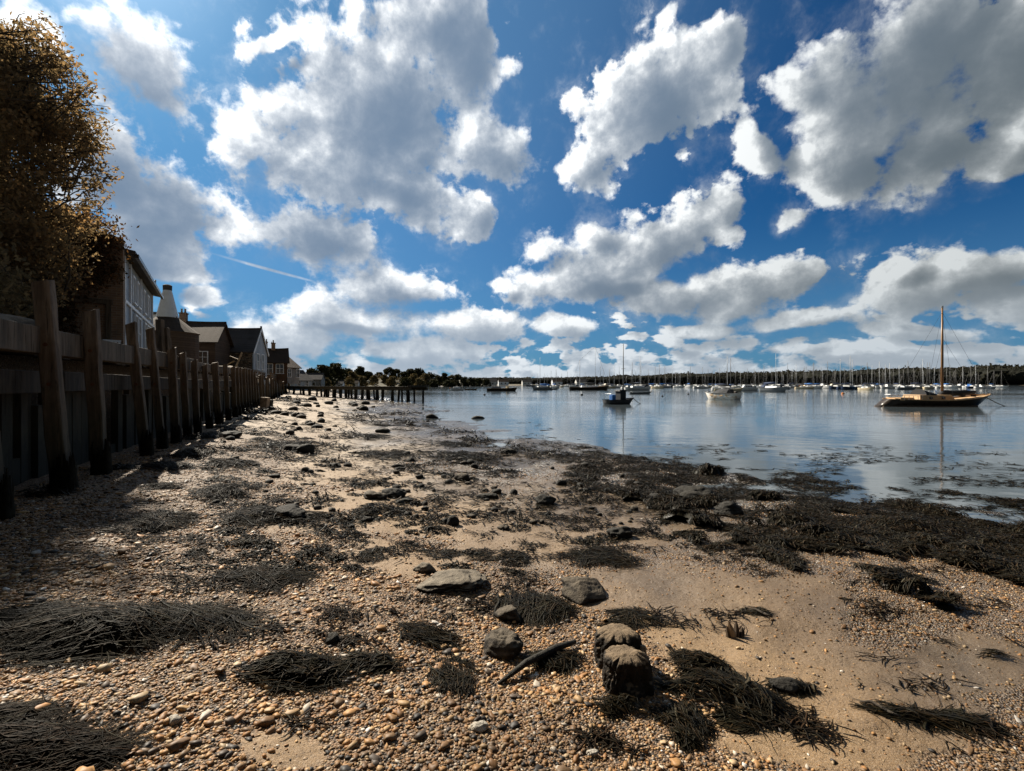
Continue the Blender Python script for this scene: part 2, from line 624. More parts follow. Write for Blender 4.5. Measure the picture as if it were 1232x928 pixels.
def b_beach(t, bs):
    P = worldpos(t)
    a = t.new('ShaderNodeAttribute', {'attribute_name': 'Col'})
    sp = t.new('ShaderNodeSeparateColor', i0=a.outputs['Color'])
    sand, wet, land = sp.outputs[0], sp.outputs[1], sp.outputs[2]
    n1 = t.noise(P, 1.1, 6, .6)
    n2 = t.noise(P, 9, 6, .7)
    n3 = t.noise(P, 260, 4, .75)
    csand = t.cramp(n1, [(.3, (.19, .114, .05)), (.55, (.265, .166, .076)), (.75, (.34, .222, .11))])
    grain = t.new('ShaderNodeSeparateColor', i0=t.voro(P, 330, 'Color'))
    csand = t.mix(t.ramp(n3, .35, .75, 0, .6), csand, (.1, .064, .036))
    csand = t.mix(t.ramp(grain.outputs[0], .72, .9, 0, .6), csand, (.36, .28, .2))
    csand = t.mix(t.ramp(grain.outputs[1], .8, .95, 0, .75), csand, (.07, .038, .02))
    csand = t.mix(t.ramp(n2, .57, .72, 0, .65), csand, (.1, .066, .038))
    py_ = t.new('ShaderNodeSeparateXYZ', i0=P).outputs[1]
    csand = t.mix(t.ramp(py_, 4.5, 12, 0, .6), csand, t.mix(n1, (.25, .19, .125), (.37, .3, .215)))      # sand turns paler further up the beach
    vc = t.voro(P, 80, 'Color')
    g = t.new('ShaderNodeSeparateColor', i0=vc)
    cpeb = t.cramp(g.outputs[0], [(0, (.045, .034, .025)), (.25, (.14, .078, .038)), (.55, (.21, .118, .055)), (.8, (.27, .175, .095)), (1, (.42, .34, .26))])
    vd = t.voro(P, 80)
    cpeb = t.mix(t.ramp(vd, .45, .85, 0, .8), cpeb, (.04, .03, .02))
    vc2 = t.voro(P, 26, 'Color')
    g2 = t.new('ShaderNodeSeparateColor', i0=vc2)
    vd2 = t.voro(P, 26)
    big = t.math('MULTIPLY', t.ramp(g2.outputs[1], .7, .74), t.ramp(vd2, .35, .3))
    cpeb = t.mix(big, cpeb, t.cramp(g2.outputs[0], [(0, (.05, .04, .033)), (.5, (.25, .17, .1)), (1, (.5, .44, .36))]))
    c = t.mix(t.math('ADD', sand, t.math('MULTIPLY', t.math('SUBTRACT', n2, .5), .5), clamp=True), cpeb, csand)
    cw = t.cramp(n2, [(.3, (.035, .028, .02)), (.6, (.075, .058, .04)), (.8, (.12, .093, .064))])
    c = t.mix(t.math('MULTIPLY', wet, t.ramp(n1, .2, .6, .75, 1)), c, cw)
    cl = t.cramp(t.noise(P, .06, 8, .65), [(.3, (.035, .035, .015)), (.5, (.085, .07, .033)), (.7, (.13, .1, .05))])
    c = t.mix(land, c, cl)
    t.put(bs.inputs['Base Color'], c)
    t.put(bs.inputs['Roughness'], t.math('SUBTRACT', .72, t.math('MULTIPLY', wet, .5)))
    bs.inputs['Specular IOR Level'].default_value = .42
    peb = t.math('MULTIPLY', t.math('SUBTRACT', 1, sand), t.math('SUBTRACT', 1, vd))
    h = t.math('ADD', t.math('MULTIPLY', peb, .9), t.math('ADD', t.math('MULTIPLY', n3, .18), t.math('MULTIPLY', n2, 1.1)))
    h = t.math('ADD', h, t.math('MULTIPLY', big, .5))
    bump(t, bs, h, .9, .022)


M['beach'] = material('sand_and_shingle', b_beach)


def build_ground():
    ang = []
    a = -math.pi
    while a < math.pi - 1e-6:
        ang.append(a)
        a += R(.33) if abs(a) < R(58) else R(2.0)
    ang = np.array(ang)
    rad = np.concatenate([[.02, .15], .3 * 1.0182 ** np.arange(0, 515)])
    A, Rr = np.meshgrid(ang, rad)
    X, Y = Rr * np.sin(A), Rr * np.cos(A)
    Z = ground(X.ravel(), Y.ravel()).reshape(X.shape)
    nr, na = X.shape
    V = np.stack([X.ravel(), Y.ravel(), Z.ravel()], 1)
    i, j = np.meshgrid(np.arange(nr - 1), np.arange(na), indexing='ij')
    j2 = (j + 1) % na
    Fq = np.stack([i * na + j, (i + 1) * na + j, (i + 1) * na + j2, i * na + j2], -1).reshape(-1, 4)
    x, y = V[:, 0], V[:, 1]
    s = shore_sd(x, y)
    sand = sandiness(x, y)
    sand = np.maximum(sand, .75 * sstep(9, 16, y))
    h = V[:, 2] - WATER
    wet = sstep(.30, .05, h + (fbm(x * .8, y * .8, 4, 71) - .5) * .2) * (s < 30)
    land = np.maximum(sstep(78, 90, y) * sstep(2.5, 5, s), sstep(-1.0, -1.6, wall_t(x, y)) * .8)
    C = np.stack([sand, wet, land], 1)
    o = np_mesh('beach', V, Fq, M['beach'], colors=C)
    tag(o, kind='structure')


build_ground()


# ---- water
def b_water(t, bs):
    P = worldpos(t)
    t.put(bs.inputs['Base Color'], (.06, .075, .085))
    bs.inputs['Roughness'].default_value = .05
    bs.inputs['IOR'].default_value = 1.33
    bs.inputs['Specular IOR Level'].default_value = .5
    sx = t.scaled(P, (.55, 1, 1))
    a = t.noise(sx, 1.5, 5, .55, .3)
    b2 = t.noise(t.scaled(P, (.12, .2, 1)), 1.0, 4, .55, .5)
    pat = t.ramp(t.noise(t.scaled(P, (.02, .06, 1)), 1.0, 4, .6), .35, .65, .25, 1.2)
    fine = t.noise(t.scaled(P, (.35, 1.6, 1)), 3.2, 3, .5)
    a = t.math('ADD', a, t.math('MULTIPLY', fine, .35))
    h = t.math('ADD', t.math('MULTIPLY', t.math('MULTIPLY', a, pat), .35), t.math('MULTIPLY', b2, .6))
    bump(t, bs, h, .42, .12)


M['water'] = material('estuary_water', b_water)
mb = MB()
mb.add([(-4500, -2500, WATER), (4500, -2500, WATER), (4500, 4500, WATER), (-4500, 4500, WATER)], [(0, 1, 2, 3)])
tag(mb.build('water', M['water']), kind='structure')

# ------------------------------------------------------------------ the quay: piles, plank wall, beams
def local(o_xy, a, b, p):
    """frame with axes a (along) and b (across)"""
    return (o_xy[0] + a[0] * p[0] + b[0] * p[1], o_xy[1] + a[1] * p[0] + b[1] * p[1], p[2])


ORD = ['first', 'second', 'third', 'fourth', 'fifth', 'sixth', 'seventh', 'eighth', 'ninth', 'tenth', 'eleventh', 'twelfth', 'thirteenth',
       'fourteenth', 'fifteenth', 'sixteenth', 'seventeenth', 'eighteenth', 'nineteenth', 'twentieth']
rp = random.Random(3)


def weed_tubes(S, H, L, curl, rad, zf, segs=6, lift=None, droop=0.0, taper=True):
    """many thin strands as one vertex/face set. S (n,3) starts, H headings, L lengths"""
    n = len(S)
    xy = S[:, :2].copy()
    h = H.copy()
    step = (L / segs)
    pts = []
    zz = S[:, 2].copy()
    for k in range(segs + 1):
        z = zf(xy[:, 0], xy[:, 1])
        if lift is not None: z = z + lift * (1 - .75 * k / segs) + .004
        pts.append(np.stack([xy[:, 0], xy[:, 1], z], 1))
        h = h + rng.normal(0, curl, n)
        xy = xy + np.stack([np.cos(h), np.sin(h)], 1) * step[:, None]
    Pp = np.stack(pts, 1)                       # n, segs+1, 3
    T = np.gradient(Pp, axis=1)
    T /= np.linalg.norm(T, axis=2, keepdims=True) + 1e-9
    side = np.stack([T[..., 1], -T[..., 0], np.zeros_like(T[..., 0])], -1)
    side /= np.linalg.norm(side, axis=2, keepdims=True) + 1e-9
    up = np.cross(side, T)
    w = np.ones(segs + 1)
    if taper: w = np.interp(np.linspace(0, 1, segs + 1), [0, .15, .7, 1], [.6, 1, .8, .15])
    r = rad[:, None] * w[None, :]
    rings = []
    wide = rng.uniform(.9, 2.6, n)
    for k in range(3):
        a = 2 * math.pi * k / 3 + .5
        rings.append(Pp + (side * math.cos(a) * wide[:, None, None] + up * math.sin(a) * .6) * r[..., None])
    V = np.stack(rings, 2)                      # n, segs+1, 3, 3
    V = V.reshape(-1, 3)
    base = (np.arange(n) * (segs + 1) * 3)[:, None, None]
    i = np.arange(segs)[None, :, None] * 3
    k = np.arange(3)[None, None, :]
    k2 = (k + 1) % 3
    Fq = np.stack([base + i + k, base + i + k2, base + i + 3 + k2, base + i + 3 + k], -1).reshape(-1, 4)
    tone = np.repeat(np.stack([rng.random(n), rng.random(n), rng.random(n)], 1), (segs + 1) * 3, 0)
    weed_tubes.tone = tone
    return V, Fq


def make_pile(px, topz, lean, w, seed, label):
    r = random.Random(seed)
    w = w * .7
    u = (px - CX) / 564
    d = 2.84 / (-u - .432)
    x, y = u * d, d
    z0 = float(ground(x, y)) - .25
    Hh = topz - z0
    rings = []
    nl = 9
    for i in range(nl + 1):
        f = i / nl
        z = Hh * f
        ww = w * (1 - .03 * f + r.uniform(-.02, .02))
        ox = -WN[0] * lean * f + r.uniform(-.008, .008)
        oy = -WN[1] * lean * f + r.uniform(-.008, .008)
        ch = ww * (.07 + r.uniform(-.03, .05))
        h = ww / 2
        ring = []
        for sx, sy in ((1, 1), (-1, 1), (-1, -1), (1, -1)):
            for q in ((h, h - ch), (h - ch, h)) if (sx * sy > 0) else ((h - ch, h), (h, h - ch)):
                px_, py_ = sx * q[0], sy * q[1]
                zt = r.uniform(-.03, .03) + (px_ / h) * .03 if i == nl else 0
                X = ox + px_ * WN[0] + py_ * WD[0]
                Y = oy + px_ * WN[1] + py_ * WD[1]
                ring.append((X, Y, z + zt))
        rings.append(ring)
    o = MB().loft(rings).build('timber_pile', M['pile'], None, bevel=.008 if d < 15 else 0)
    o.location = (x, y, z0)
    tag(o, label, 'timber pile', 'timber piles along the quay')
    # ragged skirt of weed round the foot
    n = 520 if d < 9 else 240 if d < 20 else 40
    a = rng.uniform(0, 2 * math.pi, n)
    hgt = rng.uniform(.06, .5, n) * rng.uniform(.4, 1, n)
    rr = w * .56
    c, s_ = np.cos(a), np.sin(a)
    sq = rr / np.maximum(np.abs(c), np.abs(s_)) * .86
    X0 = (c * sq) * WN[0] + (s_ * sq) * WD[0]
    Y0 = (c * sq) * WN[1] + (s_ * sq) * WD[1]
    segs = 4
    pts = []
    for k in range(segs + 1):
        f = k / segs
        out = 1 + .2 * f ** 2 + rng.normal(0, .05, n)
        pts.append(np.stack([X0 * out, Y0 * out, .25 + hgt * (1 - f * rng.uniform(.8, 1.1, n))], 1))
    P = np.stack(pts, 1)
    tn = np.stack([-s_, c, np.zeros(n)], 1)[:, None, :]
    on = np.stack([c, s_, np.zeros(n)], 1)[:, None, :]
    wd = (rng.uniform(.004, .016, n) * (1 if d < 12 else 1.8))[:, None, None] * np.array([.7, 1, 1, .8, .3])[None, :, None]
    V = np.stack([P - tn * wd, P + on * wd * .8, P + tn * wd], 2).reshape(-1, 3)
    base = (np.arange(n) * (segs + 1) * 3)[:, None, None]
    i = np.arange(segs)[None, :, None] * 3
    k = np.arange(2)[None, None, :]
    Fq = np.stack([base + i + k, base + i + k + 1, base + i + 4 + k, base + i + 3 + k], -1).reshape(-1, 4)
    np_mesh('weed_skirt', V, Fq, M['weed'], o)
    if d < 11:     # rusty bolts through the timber at the height of the beams
        for zz in (1.95, 1.5):
            if zz > topz - .2: continue
            f = (zz - z0) / Hh
            c = Vector((-WN[0] * lean * f, -WN[1] * lean * f, zz - z0))
            q = Vector((-WD[0], -WD[1], 0)) * (w * .5)
            MB().tube([c + q * .9, c + q * 1.08], .022, 8).build('bolt', M['rust'], o)
    return o


# px of foot, top height, lean, width
PILES = [(0, 1.06, .08, .17), (77, 2.66, .18, .235), (122, 2.5, .12, .225), (177, 2.54, .23, .2), (196, 2.57, .2, .18), (212, 2.25, .08, .21),
         (226, 2.24, .1, .19), (238, 2.1, .08, .19), (252, 2.06, .12, .19), (264, 2.18, .12, .25), (275, 2.17, .1, .2), (283, 2.17, .08, .21),
         (287.5, 2.2, .08, .2), (291.5, 2.2, .1, .2), (295, 2.2, .06, .2), (298.5, 2.22, .1, .21), (301.5, 2.2, .08, .21), (304.3, 2.2, .06, .2),
         (308, 2.15, .1, .21), (311.5, 1.9, .15, .21), (315, 2.05, .1, .21), (318, 2.1, .12, .21), (321, 1.95, .0, .21), (324, 2.1, .1, .21),
         (327, 2.0, .05, .21), (330, 1.95, .1, .21), (333, 2.0, .1, .21), (336, 1.9, .05, .21), (339, 1.95, .1, .21), (342, 1.8, .1, .21), (345, 1.8, .1, .21),
         (348, 1.7, .1, .21)]
for i, (px, tz, ln, w) in enumerate(PILES):
    if i == 0: lb = 'timber pile cut off by the left edge of the photo, nearest of the quay row'
    elif i == 1: lb = 'tall thick square timber pile standing fully in view nearest the camera'
    elif i < 20: lb = f'weathered square timber pile, {ORD[i]} along the quay counted from the near end'
    else: lb = 'thin looking dark pile in the far crowded end of the quay row'
    make_pile(px, tz, ln, w, 40 + i, lb)


def along(d, t, z):
    """point at depth d along the pile line, t metres out from it (towards the beach)"""
    return ((-2.84 - .432 * d) + WN[0] * t, d + WN[1] * t, z)


# plank facing with its walers: one wall
quay = empty('quay_wall', along(5, -.7, .3), 0, 'dark vertical plank wall behind the row of timber piles', 'quay wall')
inv = Matrix.Translation(-Vector(quay.location))
mb = MB()
d = -8.0
while d < 72:
    wdt = rp.uniform(.2, .3) * (1 if d < 14 else 2.0 if d < 30 else 3.5)
    tz = rp.uniform(1.1, 1.62) if d < 45 else 1.6 + rp.uniform(-.1, .1)
    t0 = -.62 + rp.uniform(-.05, .05)
    if d < 30 and rp.random() < .16:      # a board that has rotted away
        tz = rp.uniform(.3, .7)
    p = [along(d, t0, -.4), along(d + wdt * .9, t0 + rp.uniform(-.01, .01), -.4)]
    q = [along(d + wdt * .9, t0 - .09, -.4), along(d, t0 - .09, -.4)]
    top = tz + rp.uniform(-.04, .04)
    mb.hexa([*p, *q, *[(a[0], a[1], tz) for a in p], *[(a[0], a[1], top) for a in q]])
    d += wdt
mb.v = [tuple(inv @ Vector(v)) for v in mb.v]
mb.build('plank_facing', M['plank'], quay)
for (za, zb, t, hh, ww, m, d0, d1) in ((2.03, 1.98, -.27, .30, .2, 'beam', -8, 12.4), (2.0, 1.98, -.3, .24, .2, 'beam', 12.42, 28), (1.55, 1.5, -.42, .26, .22, 'plank', -8, 20)):
    mb = MB()
    dd = d0
    while dd < d1:
        e = min(d1, dd + rp.uniform(3.2, 4.4))
        z = za + (zb - za) * (dd - d0) / (d1 - d0) + rp.uniform(-.015, .015)
        jt = rp.uniform(-.01, .01)
        mb.beam(along(dd, t + jt, z), along(e - .012, t + jt, z + rp.uniform(-.02, .02)), ww, hh)
        dd = e
    mb.v = [tuple(inv @ Vector(v)) for v in mb.v]
    mb.build('waler_beam', M[m], quay, bevel=.01)
mb = MB()
d = -8.0
while d < 40:
    mb.beam(along(d, -.75, 1.93 + rp.uniform(-.03, .03)), along(d, -1.9, 1.95), .22, .07)
    d += .24 if d < 15 else .5
mb.v = [tuple(inv @ Vector(v)) for v in mb.v]
mb.build('deck_edge', M['plank'], quay)


# rocks
def make_rock(name, loc, size, seed, mat, rz=0, sub=4, rough=.34, flat=.25, parent=None, tilt=0):
    import bmesh
    bm = bmesh.new()
    bmesh.ops.create_icosphere(bm, subdivisions=sub, radius=1)
    V = np.array([v.co[:] for v in bm.verts])
    r = np.random.default_rng(seed)
    o3 = r.uniform(0, 90, 3)

    def n3(p, s, sd):
        return (vnoise(p[:, 0] * s + o3[0], p[:, 1] * s + o3[1], sd) + vnoise(p[:, 1] * s + o3[1] + 7, p[:, 2] * s + o3[2], sd + 1) + vnoise(p[:, 2] * s + o3[2], p[:, 0] * s + 3 + o3[0], sd + 2)) / 3
    dsp = 1 + (n3(V, 1.1, 1) - .5) * rough * 3 + (n3(V, 2.7, 5) - .5) * rough * 1.5 + (n3(V, 6, 9) - .5) * rough * .7 + (n3(V, 13, 12) - .5) * rough * .35
    # a few flat broken faces
    for _ in range(7):
        nrm = r.normal(size=3)
        nrm /= np.linalg.norm(nrm)
        lim = r.uniform(.72, .98)
        dd = (V * dsp[:, None]) @ nrm
        over = dd > lim
        dsp = np.where(over, dsp * (lim + (dd - lim) * .25) / np.maximum(dd, 1e-6), dsp)
    V = V * dsp[:, None]
    V[:, 2] = np.maximum(V[:, 2], -flat - .12)
    V *= np.array(size)
    for v, c in zip(bm.verts, V): v.co = c
    me = bpy.data.meshes.new(name)
    bm.to_mesh(me)
    bm.free()
    me.polygons.foreach_set('use_smooth', [True] * len(me.polygons))
    me.materials.append(mat)
    o = bpy.data.objects.new(name, me)
    COL.objects.link(o)
    o.location = loc
    o.rotation_euler = (tilt, 0, rz)
    if parent: o.parent = parent
    return o


# rubble piled on the quay behind the first piles
for k in range(16):
    d = rp.uniform(3.4, 7.4)
    t = -rp.uniform(1.3, 3.4)
    x, y, _ = along(d, t, 0)
    s = rp.uniform(.22, .5)
    o = make_rock('rubble_stone', (x, y, 2.0 + s * .3 + max(0, (-t - 1.2)) * .33), (s * 1.3, s, s * .62), 700 + k, M['rubble_stone'], rp.uniform(0, 6), 3)
    tag(o, 'broken grey brown stone in the rubble heap behind the nearest piles', 'rubble stone', 'rubble stones heaped on the quay')
mb = MB()
o = make_rock('rubble_mound', (*along(5, -4.4, 0)[:2], 2.2), (3.0, 2.2, 1.6), 750, M['rubble_stone'], 1.9, 5, .3)
tag(o, 'large stony bank on the quay under the brown tree', 'stone bank')

# white chair left on the quay beside the brick building
ch = empty('garden_chair', (-11.72, 13.8, 2.1), .9, 'small white plastic garden chair on the quay in front of the brick end wall', 'chair')
mb = MB().box((0, 0, .24), (.42, .42, .04))
mb.build('seat', M['white'], ch, bevel=.01)
mb = MB()
for k in range(5): mb.box((-.17 + .085 * k, .21, .47), (.055, .03, .4))
mb.box((0, .21, .68), (.42, .032, .06))
mb.build('backrest', M['white'], ch)
for sx in (-1, 1):
    for sy in (-1, 1):
        MB().beam((sx * .17, sy * .17, .22), (sx * .21, sy * .21, 0), .04, .04).build('leg', M['white'], ch)
ch.location.z = float(ground(-11.72, 13.8))


# ------------------------------------------------------------------ buildings
def uvs(o, scale=1.0):
    """box-like UVs in metres: u along the horizontal tangent, v up (or up the slope)"""
    me = o.data
    l = me.uv_layers.new(name='UVMap')
    for p in me.polygons:
        n = p.normal
        if abs(n.z) > .97: a, b = Vector((1, 0, 0)), Vector((0, 1, 0))
        else:
            a = Vector((0, 0, 1)).cross(n).normalized()
            b = n.cross(a)
        for li in p.loop_indices:
            c = me.vertices[me.loops[li].vertex_index].co
            l.data[li].uv = (c.dot(a) * scale, c.dot(b) * scale)
    return o


class House:
    """local frame: X along the ridge (0..L), Y across (0..W), Z up from the quay"""
    def __init__(s, name, loc, ang, label, cat='house', group=None):
        s.o = empty(name, loc, ang, label, cat, group)

    def walls(s, L, W, H, Hr, mat, x0=0, y0=0, name='wall'):
        mb = MB()
        mb.add([(x0, y0, -.5), (x0 + L, y0, -.5), (x0 + L, y0 + W, -.5), (x0, y0 + W, -.5), (x0, y0, H), (x0 + L, y0, H), (x0 + L, y0 + W, H), (x0, y0 + W, H),
                (x0, y0 + W / 2, Hr), (x0 + L, y0 + W / 2, Hr)],
               [(3, 2, 1, 0), (0, 1, 5, 4), (2, 3, 7, 6), (1, 2, 6, 9, 5), (3, 0, 4, 8, 7), (4, 5, 9, 8), (6, 7, 8, 9)])
        return uvs(mb.build(name, mat, s.o))

    def roof(s, L, W, H, Hr, mat, x0=0, y0=0, over=.25, th=.12, sag=0.0):
        mb = MB()
        sl = (Hr - H) / (W / 2)
        n = 7
        for sg in (0, 1):
            def P(x, f, lift):     # f 0 at the eave, 1 at the ridge
                yy = -over + (W / 2 + over) * f
                z = H + sl * yy + .03 + lift - sag * math.sin(math.pi * (x - x0 + over) / (L + 2 * over)) * (.4 + .6 * f)
                return (x, y0 + yy if sg == 0 else y0 + W - yy, z)
            for k in range(n):
                xa = x0 - over + (L + 2 * over) * k / n
                xb = x0 - over + (L + 2 * over) * (k + 1) / n
                mb.hexa([P(xa, 0, 0), P(xb, 0, 0), P(xb, 1, 0), P(xa, 1, 0), P(xa, 0, th), P(xb, 0, th), P(xb, 1, th), P(xa, 1, th)] if sg == 0 else
                        [P(xb, 0, 0), P(xa, 0, 0), P(xa, 1, 0), P(xb, 1, 0), P(xb, 0, th), P(xa, 0, th), P(xa, 1, th), P(xb, 1, th)])
        mb.tube([(x0 - over + (L + 2 * over) * k / 8, y0 + W / 2, Hr + .03 + th - sag * math.sin(math.pi * k / 8)) for k in range(9)], .07, 6)
        return uvs(mb.build('roof', mat, s.o))

    def window(s, face, a, z, w, h, mat='frame', nx=1, ny=1, door=False):
        """face: ('y', value, sign) or ('x', value, sign): plane, outward sign"""
        ax, val, sg = face
        def Pt(u, v, off): return (u, val + sg * off, v) if ax == 'y' else (val + sg * off, u, v)
        fr, pn = MB(), MB()
        def slab(mb, u0, u1, v0, v1, o0, o1):
            p = [Pt(u0, v0, o0), Pt(u1, v0, o0), Pt(u1, v0, o1), Pt(u0, v0, o1), Pt(u0, v1, o0), Pt(u1, v1, o0), Pt(u1, v1, o1), Pt(u0, v1, o1)]
            mb.hexa(p)
        t = .07
        slab(fr, a, a + t, z, z + h, .005, .075)
        slab(fr, a + w - t, a + w, z, z + h, .005, .075)
        slab(fr, a + t, a + w - t, z + h - t, z + h, .005, .073)
        slab(fr, a - .04, a + w + .04, z - .06, z, .003, .12)
        for i in range(1, nx): slab(fr, a + w * i / nx - .02, a + w * i / nx + .02, z, z + h - t, .006, .06)
        for j in range(1, ny): slab(fr, a + t, a + w - t, z + h * j / ny - .02, z + h * j / ny + .02, .007, .055)
        slab(pn, a + t, a + w - t, z, z + h - t, .004, .03)
        f = fr.build('door' if door else 'window', M[mat], s.o)
        pn.build('panel' if door else 'pane', M['glass' if not door else mat], f)
        return f

    def chimney(s, x, y, z0, z1, w=.5, pots=2):
        c = MB().box((x, y, (z0 + z1) / 2), (w, w, z1 - z0)).box((x, y, z1 + .04), (w * 1.2, w * 1.2, .1))
        c = uvs(c.build('chimney', M['brick'], s.o))
        for k in range(pots):
            MB().lathe([(.09, 0), (.1, .06), (.075, .1), (.07, .32), (.09, .36)], (x + (k - (pots - 1) / 2) * .26, y, z1 + .085), 10).build('chimney_pot', M['brick'], c)
        return c


QZ = 2.05
# 1: brick end wall, pale blue boarded side towards the water, the roof falling away behind a parapet
ang1 = math.atan2(1, -.633)
h1 = House('boarded_warehouse', (-12.45, 15, QZ), ang1, 'tall quayside building with brick end wall and pale blue boarded side', 'building')
# local X runs away along the water side; local Y runs left (away from the water)
L1, W1, E1 = 8.6, 5.2, 3.62
mb = MB().add([(0, 0, -.5), (L1, 0, -.5), (L1, W1, -.5), (0, W1, -.5), (0, 0, E1), (L1, 0, E1), (L1, W1, E1 + .9), (0, W1, E1 + .9)],
              [(3, 2, 1, 0), (4, 5, 6, 7), (0, 1, 5, 4), (1, 2, 6, 5), (2, 3, 7, 6), (3, 0, 4, 7)])
uvs(mb.build('side_wall', M['blueboard'], h1.o))
mb = MB()
prof = [(-.05, -.5), (-.05, E1 + .42), (.35, E1 + .5), (1.2, E1 + .62), (2.2, E1 + .58), (3.4, E1 + .75), (5.25, E1 + .7), (5.25, -.5)]
nn = len(prof)
mb.add([(-.3, y, z) for y, z in prof] + [(-.004, y, z) for y, z in prof],
       [tuple(range(nn))[::-1], tuple(range(nn, 2 * nn))] + [(k, (k + 1) % nn, (k + 1) % nn + nn, k + nn) for k in range(nn)])
uvs(mb.build('end_wall', M['brick'], h1.o))
mb = MB()
mb.hexa([(.0, -.32, E1 + .0), (L1 + .2, -.32, E1 + .0), (L1 + .2, W1 + .2, E1 + 1.0), (.0, W1 + .2, E1 + 1.0),
         (.0, -.32, E1 + .14), (L1 + .2, -.32, E1 + .14), (L1 + .2, W1 + .2, E1 + 1.14), (.0, W1 + .2, E1 + 1.14)])
rf = uvs(mb.build('roof', M['slate'], h1.o))
mb = MB()
mb.beam((0, -.36, E1 - .02), (L1 + .2, -.36, E1 - .02), .1, .12)
mb.build('gutter', M['black'], rf)
for xx, s in ((3.2, .16), (6.7, .34)):
    MB().tube([(xx, -.2, E1 + .12), (xx, -.22, E1 + .12 + s * .7), (xx + .12, -.26, E1 + .12 + s)], [.1, .07, .03], 6).build('roof_finial', M['black'], rf)
for xx in (.03, 1.3, 4.0, 7.9):
    MB().box((xx + .06, -.035, 1.55), (.13, .06, 4.05)).build('corner_board', M['frame'], h1.o)
for k, xx in enumerate((2.3, 3.15, 5.0, 5.9, 6.7)):
    h1.window(('y', 0, -1), xx, .75, .62, 1.25, 'frame', 1, 2)
for xx in (1.7, 2.8, 4.6, 6.0):
    h1.window(('y', 0, -1), xx, 2.35, .6, .95, 'frame', 2, 1)
mb = MB().box((L1 / 2, -.045, 2.14), (L1 - .1, .05, .1))
mb.build('band_board', M['frame'], h1.o)
mb = MB()
for sy in (.3, 2.0): mb.box((-.33, sy, .95), (.12, .12, 2.0))
mb.box((-.33, 1.15, 2.0), (.14, 1.9, .14))
mb.build('lean_to_frame', M['beam'], h1.o)

# dark upright posts standing in front of the cowl
for k, (px, d, zt, zb) in enumerate(((196, 18.5, 4.05, 1.6), (203, 18.7, 3.75, 1.6), (188.5, 16.5, 2.75, 1.2))):
    u = (px - CX) / 564
    o = MB().beam((0, 0, zb), (-.12, 0, zt), .2, .22).beam((0.03, .1, zb + .3), (-.05, .1, zt - .4), .1, .1).build('mooring_post', M['pile'], None, bevel=.012)
    o.location = (u * d, d, 0)
    tag(o, ['tallest dark mooring post rising below the white cowl', 'dark mooring post right beside the tallest one below the cowl', 'short leaning post between the boarded building and the cowl'][k], 'post')

# 2: oast house with white cowl
hx = (205 - CX) / 564 * 34
h2 = House('oast_house', (hx - .2, 34, QZ), .1, 'white oast house with a tapered white cowl on its roof', 'oast house')
uvs(MB().lathe([(1.9, -.5), (1.9, 3.2)], n=24).build('kiln_wall', M['brownboard'], h2.o))
uvs(MB().lathe([(2.0, 3.16), (.62, 4.32)], n=24).build('kiln_roof', M['tile'], h2.o))
cw = MB().lathe([(.66, 4.2), (.69, 4.3), (.27, 6.25), (.26, 6.3)], n=20).build('cowl', M['cowl'], h2.o)
MB().lathe([(.28, 6.25), (.29, 6.6), (.2, 6.66)], n=16).build('cowl_cap', M['slate'], cw)
MB().beam((.64, -.1, 3.8), (.68, -.1, 4.35), .05, .05).build('cowl_stay', M['black'], cw)
mb = MB().add([(-3.3, 1.4, -.5), (-1.0, 1.4, -.5), (-1.6, 2.4, -.5), (-3.3, 2.4, -.5), (-3.3, 1.4, 4.7), (-1.0, 1.4, 4.7), (-1.6, 2.4, 4.7), (-3.3, 2.4, 4.7)],
              [(3, 2, 1, 0), (4, 5, 6, 7), (0, 1, 5, 4), (1, 2, 6, 5), (2, 3, 7, 6), (3, 0, 4, 7)])
uvs(mb.build('wall', M['cowl'], h2.o))
mb = MB().box((-2.15, 1.9, 4.79), (2.5, 1.3, .16))
uvs(mb.build('roof', M['slate'], h2.o))
h2.window(('y', 1.4, -1), -2.4, 2.9, .7, .7, 'frame', 2, 2)

# 3: brown tiled house
hx = (209 - CX) / 564 * 38
h3 = House('tiled_house', (hx - .75, 38, QZ), .3, 'low brown boarded house under a mossy clay tile roof', 'house')
h3.walls(3.6, 4.6, 3.0, 4.75, M['brownboard'])
h3.roof(3.6, 4.6, 3.0, 4.75, M['tile'], sag=.06)
h3.window(('y', 0, -1), 1.1, 1.2, .8, 1.0, 'frame', 2, 2)
h3.window(('y', 0, -1), 2.3, 1.2, .8, 1.0, 'frame', 2, 2)
h3.chimney(.6, 2.3, 4.2, 5.5)
lean = MB().add([(-.7, -1.8, -.5), (1.7, -1.8, -.5), (1.7, -.02, -.5), (-.7, -.02, -.5), (-.7, -1.8, 2.0), (1.7, -1.8, 2.0), (1.7, -.02, 2.75), (-.7, -.02, 2.75)],
                [(3, 2, 1, 0), (4, 5, 6, 7), (0, 1, 5, 4), (1, 2, 6, 5), (2, 3, 7, 6), (3, 0, 4, 7)])
uvs(lean.build('lean_to', M['brownboard'], h3.o))

